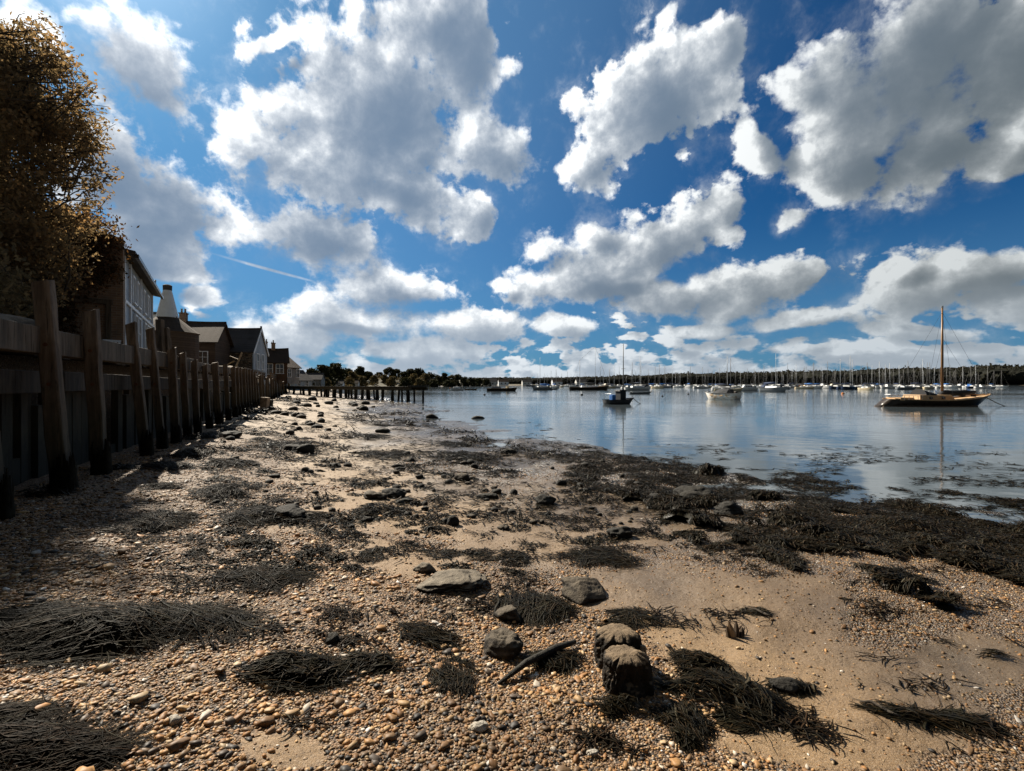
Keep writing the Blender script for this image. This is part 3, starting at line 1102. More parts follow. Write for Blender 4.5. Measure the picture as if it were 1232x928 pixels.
# 4: rubble stone house, its white gable with pale windows towards the water
hx = (306 - CX) / 564 * 44
a4 = R(12)
h4 = House('stone_house', (hx - 4.55 * math.cos(a4), 44 - 1.2, QZ), a4, 'stone rubble house with dark slate roof and pale boarded gable', 'house')
h4.walls(4.5, 4.2, 2.55, 4.75, M['rubble'])
h4.roof(4.5, 4.2, 2.55, 4.75, M['slate'], over=.2, sag=.08)
mb = MB().add([(4.51, .02, -.4), (4.51, 4.18, -.4), (4.51, 4.18, 2.5), (4.51, 2.1, 4.66), (4.51, .02, 2.5), (4.6, .02, -.4), (4.6, 4.18, -.4), (4.6, 4.18, 2.5), (4.6, 2.1, 4.66), (4.6, .02, 2.5)],
              [(4, 3, 2, 1, 0), (5, 6, 7, 8, 9), (0, 1, 6, 5), (1, 2, 7, 6), (2, 3, 8, 7), (3, 4, 9, 8), (4, 0, 5, 9)])
uvs(mb.build('gable_boarding', M['blueboard'], h4.o))
h4.window(('x', 4.6, 1), .8, .9, .8, 1.5, 'frame', 2, 2)
h4.window(('x', 4.6, 1), 2.3, .9, .8, 1.5, 'frame', 2, 2)
MB().box((4.66, 2.1, 4.95), (.14, .14, .34)).build('gable_finial', M['slate'], h4.o)
vb = MB()
vb.beam((4.72, -.22, 2.36), (4.72, 2.1, 4.84), .06, .16)
vb.beam((4.72, 2.1, 4.84), (4.72, 4.4, 2.36), .06, .16)
vb.build('bargeboard', M['frame'], h4.o)

# 5: brown gabled houses further along
for k, (px, d, L, W, H, Hr, ang, mat, rmat, nm, lb) in enumerate((
        (314, 57, 2.9, 4.0, 2.2, 3.9, .5, 'redboard', 'tile', 'gabled_cottage', 'rust brown boarded cottage with sagging tiled roof and two chimneys'),
        (342, 66, 3.2, 4.4, 1.9, 3.6, 1.35, 'greyboard', 'tile', 'boarded_cottage', 'small cottage with pale boarded gable and a thin flagpole'),
        (354, 82, 4.0, 4.4, 1.7, 3.4, 1.2, 'blueboard', 'slate', 'end_cottage', 'pale blue gabled cottage at the far end of the quay'))):
    hx = (px - CX) / 564 * d
    hz = float(ground(hx, d)) if d > 74 else QZ
    h = House(nm, (hx, d, hz), ang, lb, 'cottage')
    uvw = h.walls(L, W, H, Hr, M[mat])
    h.roof(L, W, H, Hr, M[rmat], sag=.12 if k == 0 else .03)
    if k == 0:
        h.chimney(.5, 2.0, 3.4, 4.7, .5)
        h.chimney(1.4, 2.0, 3.4, 4.6, .45, 1)
        h.window(('y', 0, -1), .4, .7, .9, 1.3, 'frame', 2, 2)
        h.window(('y', 0, -1), 1.6, .8, .9, 1.2, 'frame', 2, 2)
    else:
        h.window(('y', 0, -1), .6, .5, .8, 1.2, 'frame', 2, 2)
        h.window(('y', 0, -1), 2.4, .5, .8, 1.2, 'frame', 2, 2)
        h.window(('x', 0, -1), .8, .5, .8, 1.3, 'frame', 2, 2)
        h.window(('x', 0, -1), 2.5, .5, .8, 1.3, 'frame', 2, 2)
    if k == 1:
        MB().tube([(.2, W / 2, Hr), (.2, W / 2, Hr + 1.9)], .05, 6).build('flagpole', M['darkmast'], h.o)

# fences and sheds between the houses and the pier
for k, (d0, d1, t, z0, z1) in enumerate(((31, 44, -1.2, 2.0, 2.55), (50, 60, -1.2, 2.0, 2.7))):
    fo = empty('quay_fence', along(d0, t, z0), 0, ['rough grey rail fence in front of the stone house', 'rough rail fence in front of the rust brown cottage'][k], 'fence')
    iv = Matrix.Translation(-Vector(fo.location))
    mb = MB()
    dd = d0
    while dd < d1:
        p = iv @ Vector(along(dd, t, z0 - .1))
        MB().beam(p, p + Vector((rp.uniform(-.05, .05), 0, z1 - z0 + .15)), .1, .1).build('fence_post', M['pile'], fo)
        dd += 1.6
    for zz in (.3, .52):
        mb.beam(iv @ Vector(along(d0, t + .06, z0 + zz)), iv @ Vector(along(d1, t + .06, z0 + zz)), .04, .09)
    mb.build('fence_rail', M['beam'], fo)

# washed-up timber and old net hanging by the tiled house
o = make_rock('rubble_heap', (*along(36, -3.2, 0)[:2], 2.1), (2.4, 1.4, .8), 760, M['rubble_stone'], .5, 4, .5)
tag(o, 'low heap of broken stone between the tiled house and the stone house', 'stone heap')
o = MB().beam((0, 0, 0), (.5, .2, 1.5), .1, .1).beam((.05, .05, .9), (-.9, .3, .5), .08, .05).beam((.3, .1, 1.0), (-.5, .5, 1.25), .07, .05).build('broken_timber', M['drift'], None)
o.location = (*along(33, -2.2, 0)[:2], 2.2)
tag(o, 'pale broken timbers sticking up beside the tiled house', 'broken timber')

# stump of an old pile on the beach near the end of the row, pale top
for k, (px, py, h, w) in enumerate(((318, 493, .62, .34), (323, 491, .45, .3))):
    x, y, z = pix(px, py)
    o = MB().beam((0, 0, -.2), (.06, 0, h), w, w).build('pile_stump', M['drift' if k == 0 else 'pile'], None, bevel=.03)
    o.location = (x, y, z)
    tag(o, ['pale topped pile stump on the beach beside the far piles', 'dark shorter pile stump beside the pale topped one'][k], 'pile stump')

# ------------------------------------------------------------------ jetty
JA, JB = Vector((-29.0, 61.0, 0)), Vector(((506 - CX) / 564 * 47, 47, 0))
JD = (JB - JA).normalized()
JN = Vector((JD.y, -JD.x, 0))
jz = 1.23
jet = empty('jetty', (JB.x, JB.y, WATER), 0, 'long dark wooden jetty on piles reaching into the water', 'jetty')
iv = Matrix.Translation(-Vector(jet.location))
JL = (JB - JA).length
mb = MB()
s = 0.0
while s < JL:
    c = JA + JD * (s + .1)
    z = jz + rp.uniform(-.012, .012)
    mb.beam(iv @ (c - JN * 1.25 + Vector((0, 0, z))), iv @ (c + JN * (1.25 + rp.uniform(-.05, .06)) + Vector((0, 0, z))), .19, .07)
    s += .215
mb.build('deck', M['jetty'], jet)
for sg in (-1, 1):
    MB().beam(iv @ (JA + JN * sg * 1.1 + Vector((0, 0, jz - .19))), iv @ (JB + JN * sg * 1.1 - JD * .2 + Vector((0, 0, jz - .19))), .2, .28).build('edge_beam', M['jetty'], jet)
s = 1.0
k = 0
while s < JL:
    for sg in (-1, 1):
        c = JA + JD * (s + rp.uniform(-.25, .25)) + JN * sg * 1.05
        zb = float(ground(c.x, c.y)) - .3
        ww = rp.uniform(.15, .23)
        MB().beam(iv @ Vector((c.x + rp.uniform(-.12, .12), c.y, zb)), iv @ Vector((c.x, c.y, jz - .335)), ww, ww).build('pile', M['jetty'], jet)
    s += rp.uniform(.8, 1.5) if s > 7 else 1.9
    k += 1
MB().beam(iv @ (JB + JN * 1.35 - JD * .3 + Vector((0, 0, jz + .1))), iv @ (JB - JN * 1.2 - JD * .3 + Vector((0, 0, jz + .1))), .2, .16).build('end_kerb', M['jetty'], jet)
# ------------------------------------------------------------------ boats
rb = random.Random(21)


def hull_rings(L, B, F0, F1, Fm, draft, bow_rake, stern_rake, tw, n=17, sect=9, bulge=.55):
    """x from stern (-L/2) to bow (L/2); returns rings of points from port sheer round the keel to starboard sheer"""
    rings = []
    for i in range(n):
        f = i / (n - 1)
        if f < .55: b = tw + (1 - tw) * math.sin(min(1, f / .55) * math.pi / 2)
        else: b = max(.012, math.cos((f - .55) / .45 * math.pi / 2) ** .72)
        b *= B / 2
        zs = Fm + (F0 - Fm) * max(0, 1 - f / .5) ** 2 + (F1 - Fm) * max(0, (f - .35) / .65) ** 2
        zk = -draft * math.sin(math.pi * min(1, max(0, .12 + f * .8))) ** .6
        if f > .9: zk += (f - .9) / .1 * draft * .6
        ring = []
        for j in range(sect):
            g = j / (sect - 1) * 2 - 1
            s = 1 if g > 0 else -1
            a = abs(g)
            yy = b * (a ** bulge)
            zz = zk + (zs - zk) * (a ** 1.9)
            x = (f - .5) * L
            hz = (zz - WATERLINE) / max(.01, zs - WATERLINE)
            x += bow_rake * max(0, (f - .6) / .4) ** 2 * (hz - 1) + stern_rake * max(0, 1 - f / .25) ** 2 * (1 - hz)
            ring.append((x, yy * s, zz))
        rings.append(ring)
    return rings


WATERLINE = 0.0


def hull_shape(mb, rings, top=True):
    n, m = len(rings), len(rings[0])
    vs = [v for r in rings for v in r]
    fs = []
    for i in range(n - 1):
        for k in range(m - 1):
            a = i * m + k
            fs.append((a, a + m, a + m + 1, a + 1))
    fs.append(tuple(range(m)))
    fs.append(tuple(range((n - 1) * m, n * m))[::-1])
    return mb.add(vs, fs)


def deck_shape(mb, rings, drop=.03, inset=.985, camber=.03):
    P = [((r[0][0]), r[0][1] * inset, r[0][2] - drop) for r in rings]
    S = [((r[-1][0]), r[-1][1] * inset, r[-1][2] - drop) for r in rings]
    n = len(P)
    vs = []
    for p, s in zip(P, S):
        vs += [p, ((p[0] + s[0]) / 2, 0, p[2] + camber), s]
    fs = []
    for i in range(n - 1):
        for k in range(2):
            a = i * 3 + k
            fs.append((a, a + 1, a + 4, a + 3))
    return mb.add(vs, fs)


def rail_shape(mb, rings, w=.05, h=.06, up=0.0):
    for side in (0, -1):
        pts = [Vector(r[side]) + Vector((0, 0, up)) for r in rings]
        mb.tube(pts, w / 2, 5)
    return mb


def coach_roof(mb, x0, x1, wb, wt, z0, z1, rake0=.12, rake1=.3):
    """cabin trunk with sloping ends"""
    p = [(x0, -wb / 2, z0), (x1, -wb / 2 * .8, z0), (x1, wb / 2 * .8, z0), (x0, wb / 2, z0),
         (x0 + rake0, -wt / 2, z1), (x1 - rake1, -wt / 2 * .8, z1 * .97 + z0 * .03), (x1 - rake1, wt / 2 * .8, z1 * .97 + z0 * .03), (x0 + rake0, wt / 2, z1)]
    mb.hexa(p)
    return mb


def add_mast(root, x, z0, h, r, mat, spread=True, rake=0.0, name='mast'):
    mb = MB().tube([(x, 0, z0), (x - rake * .5, 0, z0 + h * .5), (x - rake, 0, z0 + h)], [r, r * .92, r * .62], 8)
    m = mb.build(name, mat, root, smooth=True)
    if spread:
        MB().beam((x - rake * .55, -.055 * h, z0 + h * .56), (x - rake * .55, .055 * h, z0 + h * .56), r * 1.0, r * .8).build('spreader', mat, m)
    return m


def add_stays(root, ends, r, mat):
    mb = MB()
    for a, b in ends: mb.tube([a, b], r, 4)
    return mb.build('rigging', mat, root)


# ---- the wooden gaffer-like sloop on the right
wx, wy = wat(1131, 489.0)
wb_ = empty('wooden_sloop', (wx, wy, WATER), R(4), 'old wooden sloop with black hull, bare varnished mast and tan deck', 'sailing boat')
rg = hull_rings(8.9, 2.5, .62, 1.0, .5, .35, 1.25, -.9, .45)
hu = hull_shape(MB(), rg).build('hull', M['black'], wb_, smooth=True)
rail_shape(MB(), rg, .09, .06, .01).build('toe_rail', M['teak'], hu)
# pale boot stripe band just above the water
st = MB()
rw = []
for r in rg:
    lo = []
    for sgn in (0, -1):
        pr = r if sgn == 0 else r[::-1]
        # find the crossing of the waterline on this side
        pt = None
        for a, b in zip(pr[:-1], pr[1:]):
            if (a[2] - .03) * (b[2] - .03) <= 0 and abs(a[2] - b[2]) > 1e-6:
                f = (.03 - a[2]) / (b[2] - a[2])
                pt = Vector(a).lerp(Vector(b), f)
                break
        lo.append(pt)
    rw.append(lo)
for side in (0, 1):
    pts = [q[side] * 1.0 + Vector((0, .012 if q[side].y > 0 else -.012, 0)) for q in rw if q[side] is not None]
    if len(pts) > 2: st.tube(pts, .045, 6)
st.build('boot_stripe', M['boot'], hu)
deck_shape(MB(), rg, .06).build('deck', M['teak'], wb_)
cb = coach_roof(MB(), -2.6, .7, 1.75, 1.5, .42, .95).build('cabin', M['teak'], wb_, bevel=.03)
for sx in (-1.6, -.5):
    for sy in (-1, 1):
        MB().tube([(sx, sy * .76, .7), (sx, sy * .84, .7)], .12, 14).build('porthole', M['glass'], cb)
mb = MB()
prev = []
for k in range(9):
    a = math.pi * k / 8
    prev.append((math.cos(a) * .72, math.sin(a) * .5))
mb.loft([[(-1.9 + .18 * q, y, .93 + z * (1 - .12 * q)) for y, z in prev] for q in range(6)])
mb.build('spray_hood', M['tar'], wb_, smooth=False)
mb = MB()
coach_roof(mb, -4.1, -2.75, 1.5, 1.35, .5, .74, .03, .03)
mb.build('cockpit_coaming', M['teak'], wb_, bevel=.02)
add_mast(wb_, .18, .6, 7.5, .095, M['varnish'], False)
MB().tube([(.18, 0, 8.05), (.17, 0, 8.2)], .075, 8).build('mast_cap', M['metal'], wb_)
# dark furled sail lying along the foredeck
mb = MB().tube([(.05, .0, 1.02), (.5, .02, 1.08), (1.2, 0, 1.06), (2.2, -.02, 1.12), (3.1, 0, 1.16)], [.2, .27, .24, .22, .1], 10)
mb.build('furled_sail', M['tar'], wb_, smooth=True)
MB().tube([(.1, 0, .88), (3.2, 0, .98)], .06, 8).build('boom', M['varnish'], wb_)
mb = MB()
for sy in (-1, 1):
    mb.tube([(3.5, sy * .48, .92), (3.5, sy * .48, 1.42), (4.1, sy * .3, 1.5), (4.55, 0, 1.56)], .022, 5)
    mb.tube([(4.1, sy * .28, .95), (4.1, sy * .3, 1.5)], .018, 5)
mb.build('pulpit', M['metal'], wb_)
mb = MB()
for k in range(5):
    x = -3.9 + k * .38
    for sy in (-1, 1): mb.tube([(x, sy * .85, .55), (x, sy * .85, .9)], .018, 5)
mb.tube([(-4.3, 0, .98), (-4.25, .6, .95), (-3.9, .85, .9), (-2.4, .98, .88)], .018, 5)
mb.tube([(-4.3, 0, .98), (-4.25, -.6, .95), (-3.9, -.85, .9), (-2.4, -.98, .88)], .018, 5)
mb.build('stern_rail', M['metal'], wb_)
add_stays(wb_, [((.18, 0, 7.7), (4.3, 0, 1.0)), ((.18, 0, 5.6), (3.4, 0, .95)), ((.18, 0, 7.7), (-.1, 1.2, .55)), ((.18, 0, 7.7), (-.1, -1.2, .55)), ((.18, 0, 5.2), (-2.2, -1.15, .55)), ((.18, 0, 7.7), (-4.3, 0, .7))], .007, M['tar'])
MB().tube([(4.1, 0, .7), (4.9, -.1, .25), (5.7, -.3, -.12)], .03, 6).build('mooring_line', M['rope'], wb_)
mb = MB().box((-4.35, 0, .1), (.12, .06, .9))
mb.build('rudder', M['black'], wb_)
mb = MB()
for k in range(4): mb.box((1.2 + k * .45, (-.35 if k % 2 else .3), .86), (.3, .22, .16), k * .4)
mb.build('deck_hatch', M['tar'], wb_, bevel=.02)


def small_boat(px, py, L, B, yaw, label, hull, cat='boat', deckm='teak', fr=(.45, .65, .4), mast=0, mastx=.3, draft=.22, name='moored_boat', mmat='mast', group=None):
    x, y = wat(px, py)
    root = empty(name, (x, y, WATER), yaw, label, cat, group)
    r = hull_rings(L, B, *fr, draft, .5, 0.0, .8)
    h = hull_shape(MB(), r).build('hull', M[hull], root, smooth=True)
    rail_shape(MB(), r, .07).build('gunwale', M['tar' if hull != 'black' else 'teak'], h)
    deck_shape(MB(), r, .07).build('deck', M[deckm], root)
    if mast: add_mast(root, mastx, .3, mast, .05, M[mmat])
    return root, r


# small dark open boat with blue and black boxes and a tall thin mast
b2, r2 = small_boat(746, 486.3, 3.0, 1.5, R(22), 'small dark workboat with blue box and tall thin mast', 'hulldark', deckm='tar', fr=(.38, .55, .4), mast=5.2, mastx=.35, mmat='darkmast')
MB().box((-.8, 0, .6), (.38, .5, .5)).build('blue_box', M['blue'], b2, bevel=.04)
MB().box((.1, .05, .74), (.6, .8, .85)).add([(-.3, -.42, 1.17), (.5, -.42, 1.17), (.5, .5, 1.17), (-.3, .5, 1.17), (-.2, -.3, 1.3), (.35, -.3, 1.3), (.35, .4, 1.3), (-.2, .4, 1.3)],
      [(4, 5, 6, 7), (0, 1, 5, 4), (1, 2, 6, 5), (2, 3, 7, 6), (3, 0, 4, 7)]).build('wheelhouse', M['tar'], b2)
MB().tube([(1.45, 0, .5), (1.9, -.1, .1), (2.3, -.3, -.1)], .025, 6).build('mooring_line', M['rope'], b2)
mb = MB()
mb.tube([(-1.3, -.5, .4), (-1.3, -.5, .95), (-1.3, .5, .95), (-1.3, .5, .4)], .025, 5)
mb.build('stern_rail', M['metal'], b2)

# stained white motor boat with dark cover
b3, r3 = small_boat(867, 480.6, 5.0, 1.8, R(110), 'stained white motor boat with black canvas cover and outboard', 'hullstain', deckm='white', fr=(.78, .92, .74), draft=.3)
mb = MB()
mb.loft([[(-1.55 + .55 * q, y * (1 - .1 * abs(q - 2)), .72 + z * (1, 1.15, 1.05, .9, .4)[q]) for y, z in ((-.8, 0), (-.65, .3), (-.3, .5), (.3, .5), (.65, .3), (.8, 0))] for q in range(5)])
mb.build('canvas_cover', M['tar'], b3)
ob = MB().box((-2.3, 0, .75), (.3, .32, .45)).build('outboard', M['black'], b3, bevel=.05)
MB().box((-2.34, 0, .2), (.14, .1, .8)).build('outboard_leg', M['metal'], ob)
mb = MB().tube([(2.05, 0, .95), (2.7, -.1, .75)], .04, 6).tube([(2.0, .3, .9), (2.0, .3, 1.2), (2.0, -.3, 1.2), (2.0, -.3, .9)], .02, 5)
mb.build('bow_fitting', M['metal'], b3)
mb = MB()
for sy in (-1, 1):
    for k in range(3): mb.box((-.9 + k * .8, sy * .80, .5), (.42, .03, .13))
mb.build('side_stripe', M['teak'], b3)

# grey sloop facing us with blue cover
b4, r4 = small_boat(931, 471.2, 7.6, 2.5, R(-72), 'dark hulled yacht lying bow towards the camera under a blue cover', 'hullgrey', 'yacht', 'white', (.9, 1.25, .85), 9.2, .6, .4, 'moored_yacht')
coach_roof(MB(), -2.2, 1.6, 1.7, 1.4, .85, 1.35).build('cabin', M['white'], b4, bevel=.04)
MB().tube([(.5, 0, 2.2), (-1.2, 0, 2.1), (-3, 0, 2.05)], [.2, .26, .16], 8).build('sail_cover', M['navy'], b4, smooth=True)
mb = MB().loft([[(-3.1 + .5 * q, y, 1.0 + z) for y, z in ((-1.0, 0), (-.8, .5), (0, .75), (.8, .5), (1.0, 0))] for q in range(3)])
mb.build('cockpit_tent', M['navy'], b4)

# white cruiser with blue stripe
b5, r5 = small_boat(899, 470.4, 5.0, 2.0, R(175), 'white cabin cruiser with dark windows beside the blue covered yacht', 'hullwhite', 'cabin cruiser', 'white', (.8, 1.05, .78), 0, 0, .3)
cb5 = coach_roof(MB(), -1.2, 1.5, 1.5, 1.25, .75, 1.6, .1, .6).build('cabin', M['white'], b5, bevel=.05)
for sy in (-1, 1):
    for k in range(3): MB().box((-.8 + k * .62, sy * .70, 1.25), (.45, .06, .3)).build('window', M['glass'], cb5)

# white yacht left of those with long dark dinghy in front
b6, r6 = small_boat(768, 469.8, 8.2, 2.6, R(10), 'white yacht with grey sail cover behind the small grey workboat', 'hullwhite', 'yacht', 'white', (.85, 1.2, .8), 9.8, .5, .4, 'moored_yacht')
coach_roof(MB(), -2.2, 1.8, 1.8, 1.45, .8, 1.3).build('cabin', M['white'], b6, bevel=.04)
MB().tube([(.4, 0, 2.1), (-1.4, 0, 2.0), (-3.2, 0, 1.95)], [.16, .22, .12], 8).build('sail_cover', M['tar'], b6, smooth=True)
b7, r7 = small_boat(771, 474.2, 4.2, 1.3, R(4), 'low pale dinghy drifting below the white yacht', 'hullgrey', 'dinghy', 'tar', (.3, .42, .26), 0, 0, .15, 'dinghy')
MB().box((.2, 0, .2), (.22, 1.05, .05)).build('thwart', M['teak'], b7)
MB().box((-1.0, 0, .2), (.22, 1.0, .05)).build('thwart', M['teak'], b7)

b8, r8 = small_boat(793, 466.9, 6.4, 2.3, R(15), 'bright blue hulled motor boat with pale wheelhouse', 'blue', 'motor boat', 'white', (.8, 1.15, .75), 0, 0, .3)
coach_roof(MB(), -1.4, .9, 1.5, 1.3, .75, 1.9, .1, .4).build('wheelhouse', M['white'], b8, bevel=.05)

# boats on the left
b9, r9 = small_boat(549, 469.9, 4.2, 1.7, R(185), 'small white cabin boat with orange bow left of the dark barge', 'hullwhite', 'motor boat', 'teak', (.55, .8, .55), 0, 0, .25)
coach_roof(MB(), -.8, 1.1, 1.2, 1.0, .5, 1.05, .1, .3).build('cabin', M['white'], b9, bevel=.04)
MB().box((1.75, 0, .68), (.5, .6, .28)).build('bow_locker', M['orange'], b9, bevel=.05)
b10, r10 = small_boat(567, 469.5, 4.0, 1.4, R(3), 'low black dinghy beside the small white cabin boat', 'black', 'dinghy', 'tar', (.3, .45, .28), 0, 0, .15, 'dinghy')
MB().box((0, 0, .22), (.22, 1.0, .05)).build('thwart', M['teak'], b10)
b11, r11 = small_boat(604, 470.6, 8.2, 2.6, R(2), 'long low black barge with pale deckhouse', 'black', 'barge', 'white', (.75, .95, .7), 0, 0, .3, 'barge')
coach_roof(MB(), -2.9, -.2, 1.8, 1.6, .7, 1.3, .1, .2).build('deckhouse', M['hullgrey'], b11, bevel=.04)
MB().box((1.5, 0, 1.0), (.9, 1.2, .65)).build('wheelhouse', M['hullcream'], b11, bevel=.04)
MB().tube([(-3.5, 0, .7), (-3.5, 0, 1.7)], .04, 6).build('pole', M['darkmast'], b11)
b12, r12 = small_boat(651.5, 469.2, 6.6, 2.3, R(195), 'yacht with bright blue sail cover left of the two masted boat', 'hullgrey', 'yacht', 'white', (.8, 1.1, .75), 10.2, .5, .35, 'moored_yacht')
coach_roof(MB(), -1.9, 1.5, 1.6, 1.3, .75, 1.2).build('cabin', M['hullwhite'], b12, bevel=.04)
MB().tube([(.4, 0, 1.75), (-1.2, 0, 1.7), (-2.7, 0, 1.65)], [.2, .3, .2], 8).build('sail_cover', M['blue'], b12, smooth=True)
b13, r13 = small_boat(666, 468.9, 3.6, 1.5, R(5), 'small grey dinghy right of the blue covered yacht', 'hullgrey', 'dinghy', 'teak', (.4, .55, .36), 0, 0, .2, 'dinghy')
MB().box((0, 0, .3), (.22, 1.0, .05)).build('thwart', M['teak'], b13)
b14, r14 = small_boat(709, 469.4, 12.5, 3.2, R(3), 'long dark hulled ketch with two tall pale masts', 'black', 'ketch', 'white', (.95, 1.4, .85), 13.2, 1.9, .5, 'moored_ketch')
add_mast(b14, -3.0, .5, 9.0, .07, M['mast'], True, 0, 'mizzen_mast')
coach_roof(MB(), -2.6, 2.6, 2.0, 1.6, .85, 1.4).build('cabin', M['white'], b14, bevel=.04)
MB().tube([(1.8, 0, 2.2), (.2, 0, 2.1), (-2.2, 0, 2.05)], [.2, .25, .14], 8).build('sail_cover', M['tar'], b14, smooth=True)
add_stays(b14, [((1.9, 0, 13.6), (6.1, 0, 1.4)), ((1.9, 0, 13.6), (-3, 0, 9.4)), ((-3, 0, 9.4), (-6.1, 0, 1.0))], .03, M['darkmast'])

# buoys
for k, (px, py, r, m, lb) in enumerate(((1014, 474.2, .26, 'orange', 'round orange mooring buoy left of the wooden sloop'), (700, 475.5, .24, 'tar', 'black mooring buoy in front of the ketch'),
                                        (828, 474.6, .2, 'tar', 'small black buoy left of the stained white motor boat'), (797, 477.2, .16, 'tar', 'tiny black float right of the grey workboat'),
                                        (583, 475.5, .2, 'tar', 'tiny dark float below the barge'))):
    x, y = wat(px, py)
    o = MB().lathe([(0.02, -r * .6), (r * .7, -r * .4), (r, .1 * r), (r * .8, r * .7), (r * .35, r * 1.0), (.1 * r, r * 1.06), (.09 * r, r * 1.4)], (0, 0, 0), 14).build('mooring_buoy', M[m], None, smooth=True)
    o.location = (x, y, WATER)
    tag(o, lb, 'buoy')


# ---- the moored fleet: a few yachts built once, then copied
def yacht_proto(L, hull, cover, cabin='hullwhite', mastm='mast', mh=1.15, rig=True):
    root = empty('moored_yacht', (0, 0, WATER))
    r = hull_rings(L, L * .31, L * .11, L * .15, L * .1, .4, L * .09, L * -.03, .68, 11, 7)
    hull_shape(MB(), r).build('hull', M[hull], root, smooth=True)
    deck_shape(MB(), r, .04).build('deck', M['hullwhite'], root)
    cbn = coach_roof(MB(), -L * .25, L * .2, L * .2, L * .16, L * .1, L * .16).build('cabin', M[cabin], root)
    for sy in (-1, 1): MB().box((-L * .06, sy * L * .088, L * .135), (L * .2, .06, L * .022)).build('window', M['glass'], cbn)
    h = L * mh
    add_mast(root, L * .06, L * .12, h, .085, M[mastm])
    if cover: MB().tube([(L * .05, 0, L * .24), (-L * .12, 0, L * .235), (-L * .36, 0, L * .23)], [.17, .26, .14], 7).build('sail_cover', M[cover], root, smooth=True)
    if rig:
        add_stays(root, [((L * .06, 0, L * .12 + h * .97), (L * .46, 0, L * .15)), ((L * .06, 0, L * .12 + h * .99), (-L * .48, 0, L * .11)),
                         ((L * .06, 0, L * .12 + h * .8), (L * .04, L * .14, L * .1)), ((L * .06, 0, L * .12 + h * .8), (L * .04, -L * .14, L * .1))], .014, M['darkmast'])
    return root


def motor_proto(L, hull, cabin):
    root = empty('moored_motorboat', (0, 0, WATER))
    r = hull_rings(L, L * .36, L * .12, L * .2, L * .13, .3, L * .1, 0, .85, 11, 7)
    hull_shape(MB(), r).build('hull', M[hull], root, smooth=True)
    deck_shape(MB(), r, .04).build('deck', M['hullwhite'], root)
    cbn = coach_roof(MB(), -L * .2, L * .2, L * .28, L * .23, L * .13, L * .3, .1, L * .1).build('cabin', M[cabin], root)
    for sy in (-1, 1): MB().box((-L * .04, sy * L * .125, L * .235), (L * .24, .06, L * .06)).build('window', M['glass'], cbn)
    return root


KINDS = [('white hulled yacht with navy sail cover moored in the crowded anchorage', dict(L=9.0, hull='hullwhite', cover='navy')),
         ('white hulled yacht with bare boom moored in the crowded anchorage', dict(L=8.4, hull='hullwhite', cover=None, mastm='darkmast')),
         ('navy hulled yacht moored in the crowded anchorage', dict(L=9.4, hull='hullnavy', cover='navy')),
         ('white hulled yacht with bright blue sail cover moored in the crowded anchorage', dict(L=8.0, hull='hullwhite', cover='blue', mastm='darkmast')),
         ('cream hulled yacht with black sail cover moored in the crowded anchorage', dict(L=7.6, hull='hullcream', cover='tar', mastm='darkmast')),
         ('grey hulled yacht moored in the crowded anchorage', dict(L=8.8, hull='hullgrey', cover='tar', mastm='darkmast'))]
protos = [yacht_proto(**k) for _, k in KINDS]
used = [False] * len(protos)
MASTS = [(722, 441), (726, 444), (733, 443), (739, 441), (745, 441), (760.5, 436), (771, 434), (780, 444), (788, 441), (793, 439), (800, 440), (809, 441), (818, 445), (830, 440.5), (838, 446), (845, 442),
         (852, 444), (857, 446), (866, 443), (875, 429), (879, 431), (891, 447), (899, 443), (907, 443), (913, 446), (919, 439), (929, 440), (941, 444), (947, 437), (953, 443), (958, 438), (967, 443), (970, 441), (978, 437),
         (983, 444), (968, 441), (979, 436), (995, 435), (988, 442), (1002, 443), (1011, 432), (1016, 443), (1023, 428), (1025.5, 432), (1036, 440), (1044, 436), (1049, 439), (1058, 435), (1065, 439), (1071, 437), (1075, 442), (1082, 440),
         (1093, 434), (1099, 441), (1110, 432), (1108, 438), (1115, 436), (1119, 436), (1124, 441), (1143, 439), (1139, 442), (1158, 440), (1168, 440), (1174, 439.5), (1188, 440), (669, 444), (663, 446), (733.5, 445), (676, 449), (683, 447),
         (655, 449), (694, 447), (704, 448), (816, 447), (885, 447), (935, 445), (1005, 446), (1031, 444), (1087, 444), (1150, 444), (1205, 446), (640, 450), (647, 448), (760, 446), (990, 446), (1062, 445), (1130, 444)] + [(640 + 7.9 * i + 3 * math.sin(i * 7.3), 450.5 - 3.0 * math.sin(i * 2.1) - i * .04) for i in range(0, 72, 2)]
rb.shuffle(KINDS_IDX := [i % 6 for i in range(len(MASTS))])
for n, (px, ty) in enumerate(MASTS):
    k = KINDS_IDX[n]
    kind = KINDS[k]
    L = kind[1]['L']
    sc = rb.uniform(.85, 1.15)
    top = (L * .12 + L * 1.15) * sc + WATER - CAMZ
    d = top * 564 / (HY - ty)
    d = max(95, min(470, d))
    if not used[k]:
        o, used[k] = protos[k], True
    else:
        o = copy_tree(protos[k])
    yaw = R(8 + rb.gauss(0, 17)) if rb.random() < .5 else R(rb.uniform(-110, -40))
    u = (px - CX) / 564
    mx = L * .06 * sc
    o.location = (u * d - mx * math.cos(yaw), d - mx * math.sin(yaw), WATER)
    o.rotation_euler = (R(rb.gauss(0, .6)), 0, yaw)
    o.scale = (sc, sc, sc)
    tag(o, kind[0], 'yacht', 'yachts moored across the anchorage')
mot = [motor_proto(6.0, 'hullwhite', 'hullwhite'), motor_proto(6.4, 'orange', 'hullcream'), motor_proto(5.6, 'hullwhite', 'blue')]
mot_used = set()
ml = ['small white motor boat lying among the moored yachts', 'tan orange motor boat lying among the moored yachts', 'white motor boat with blue cabin lying among the moored yachts']
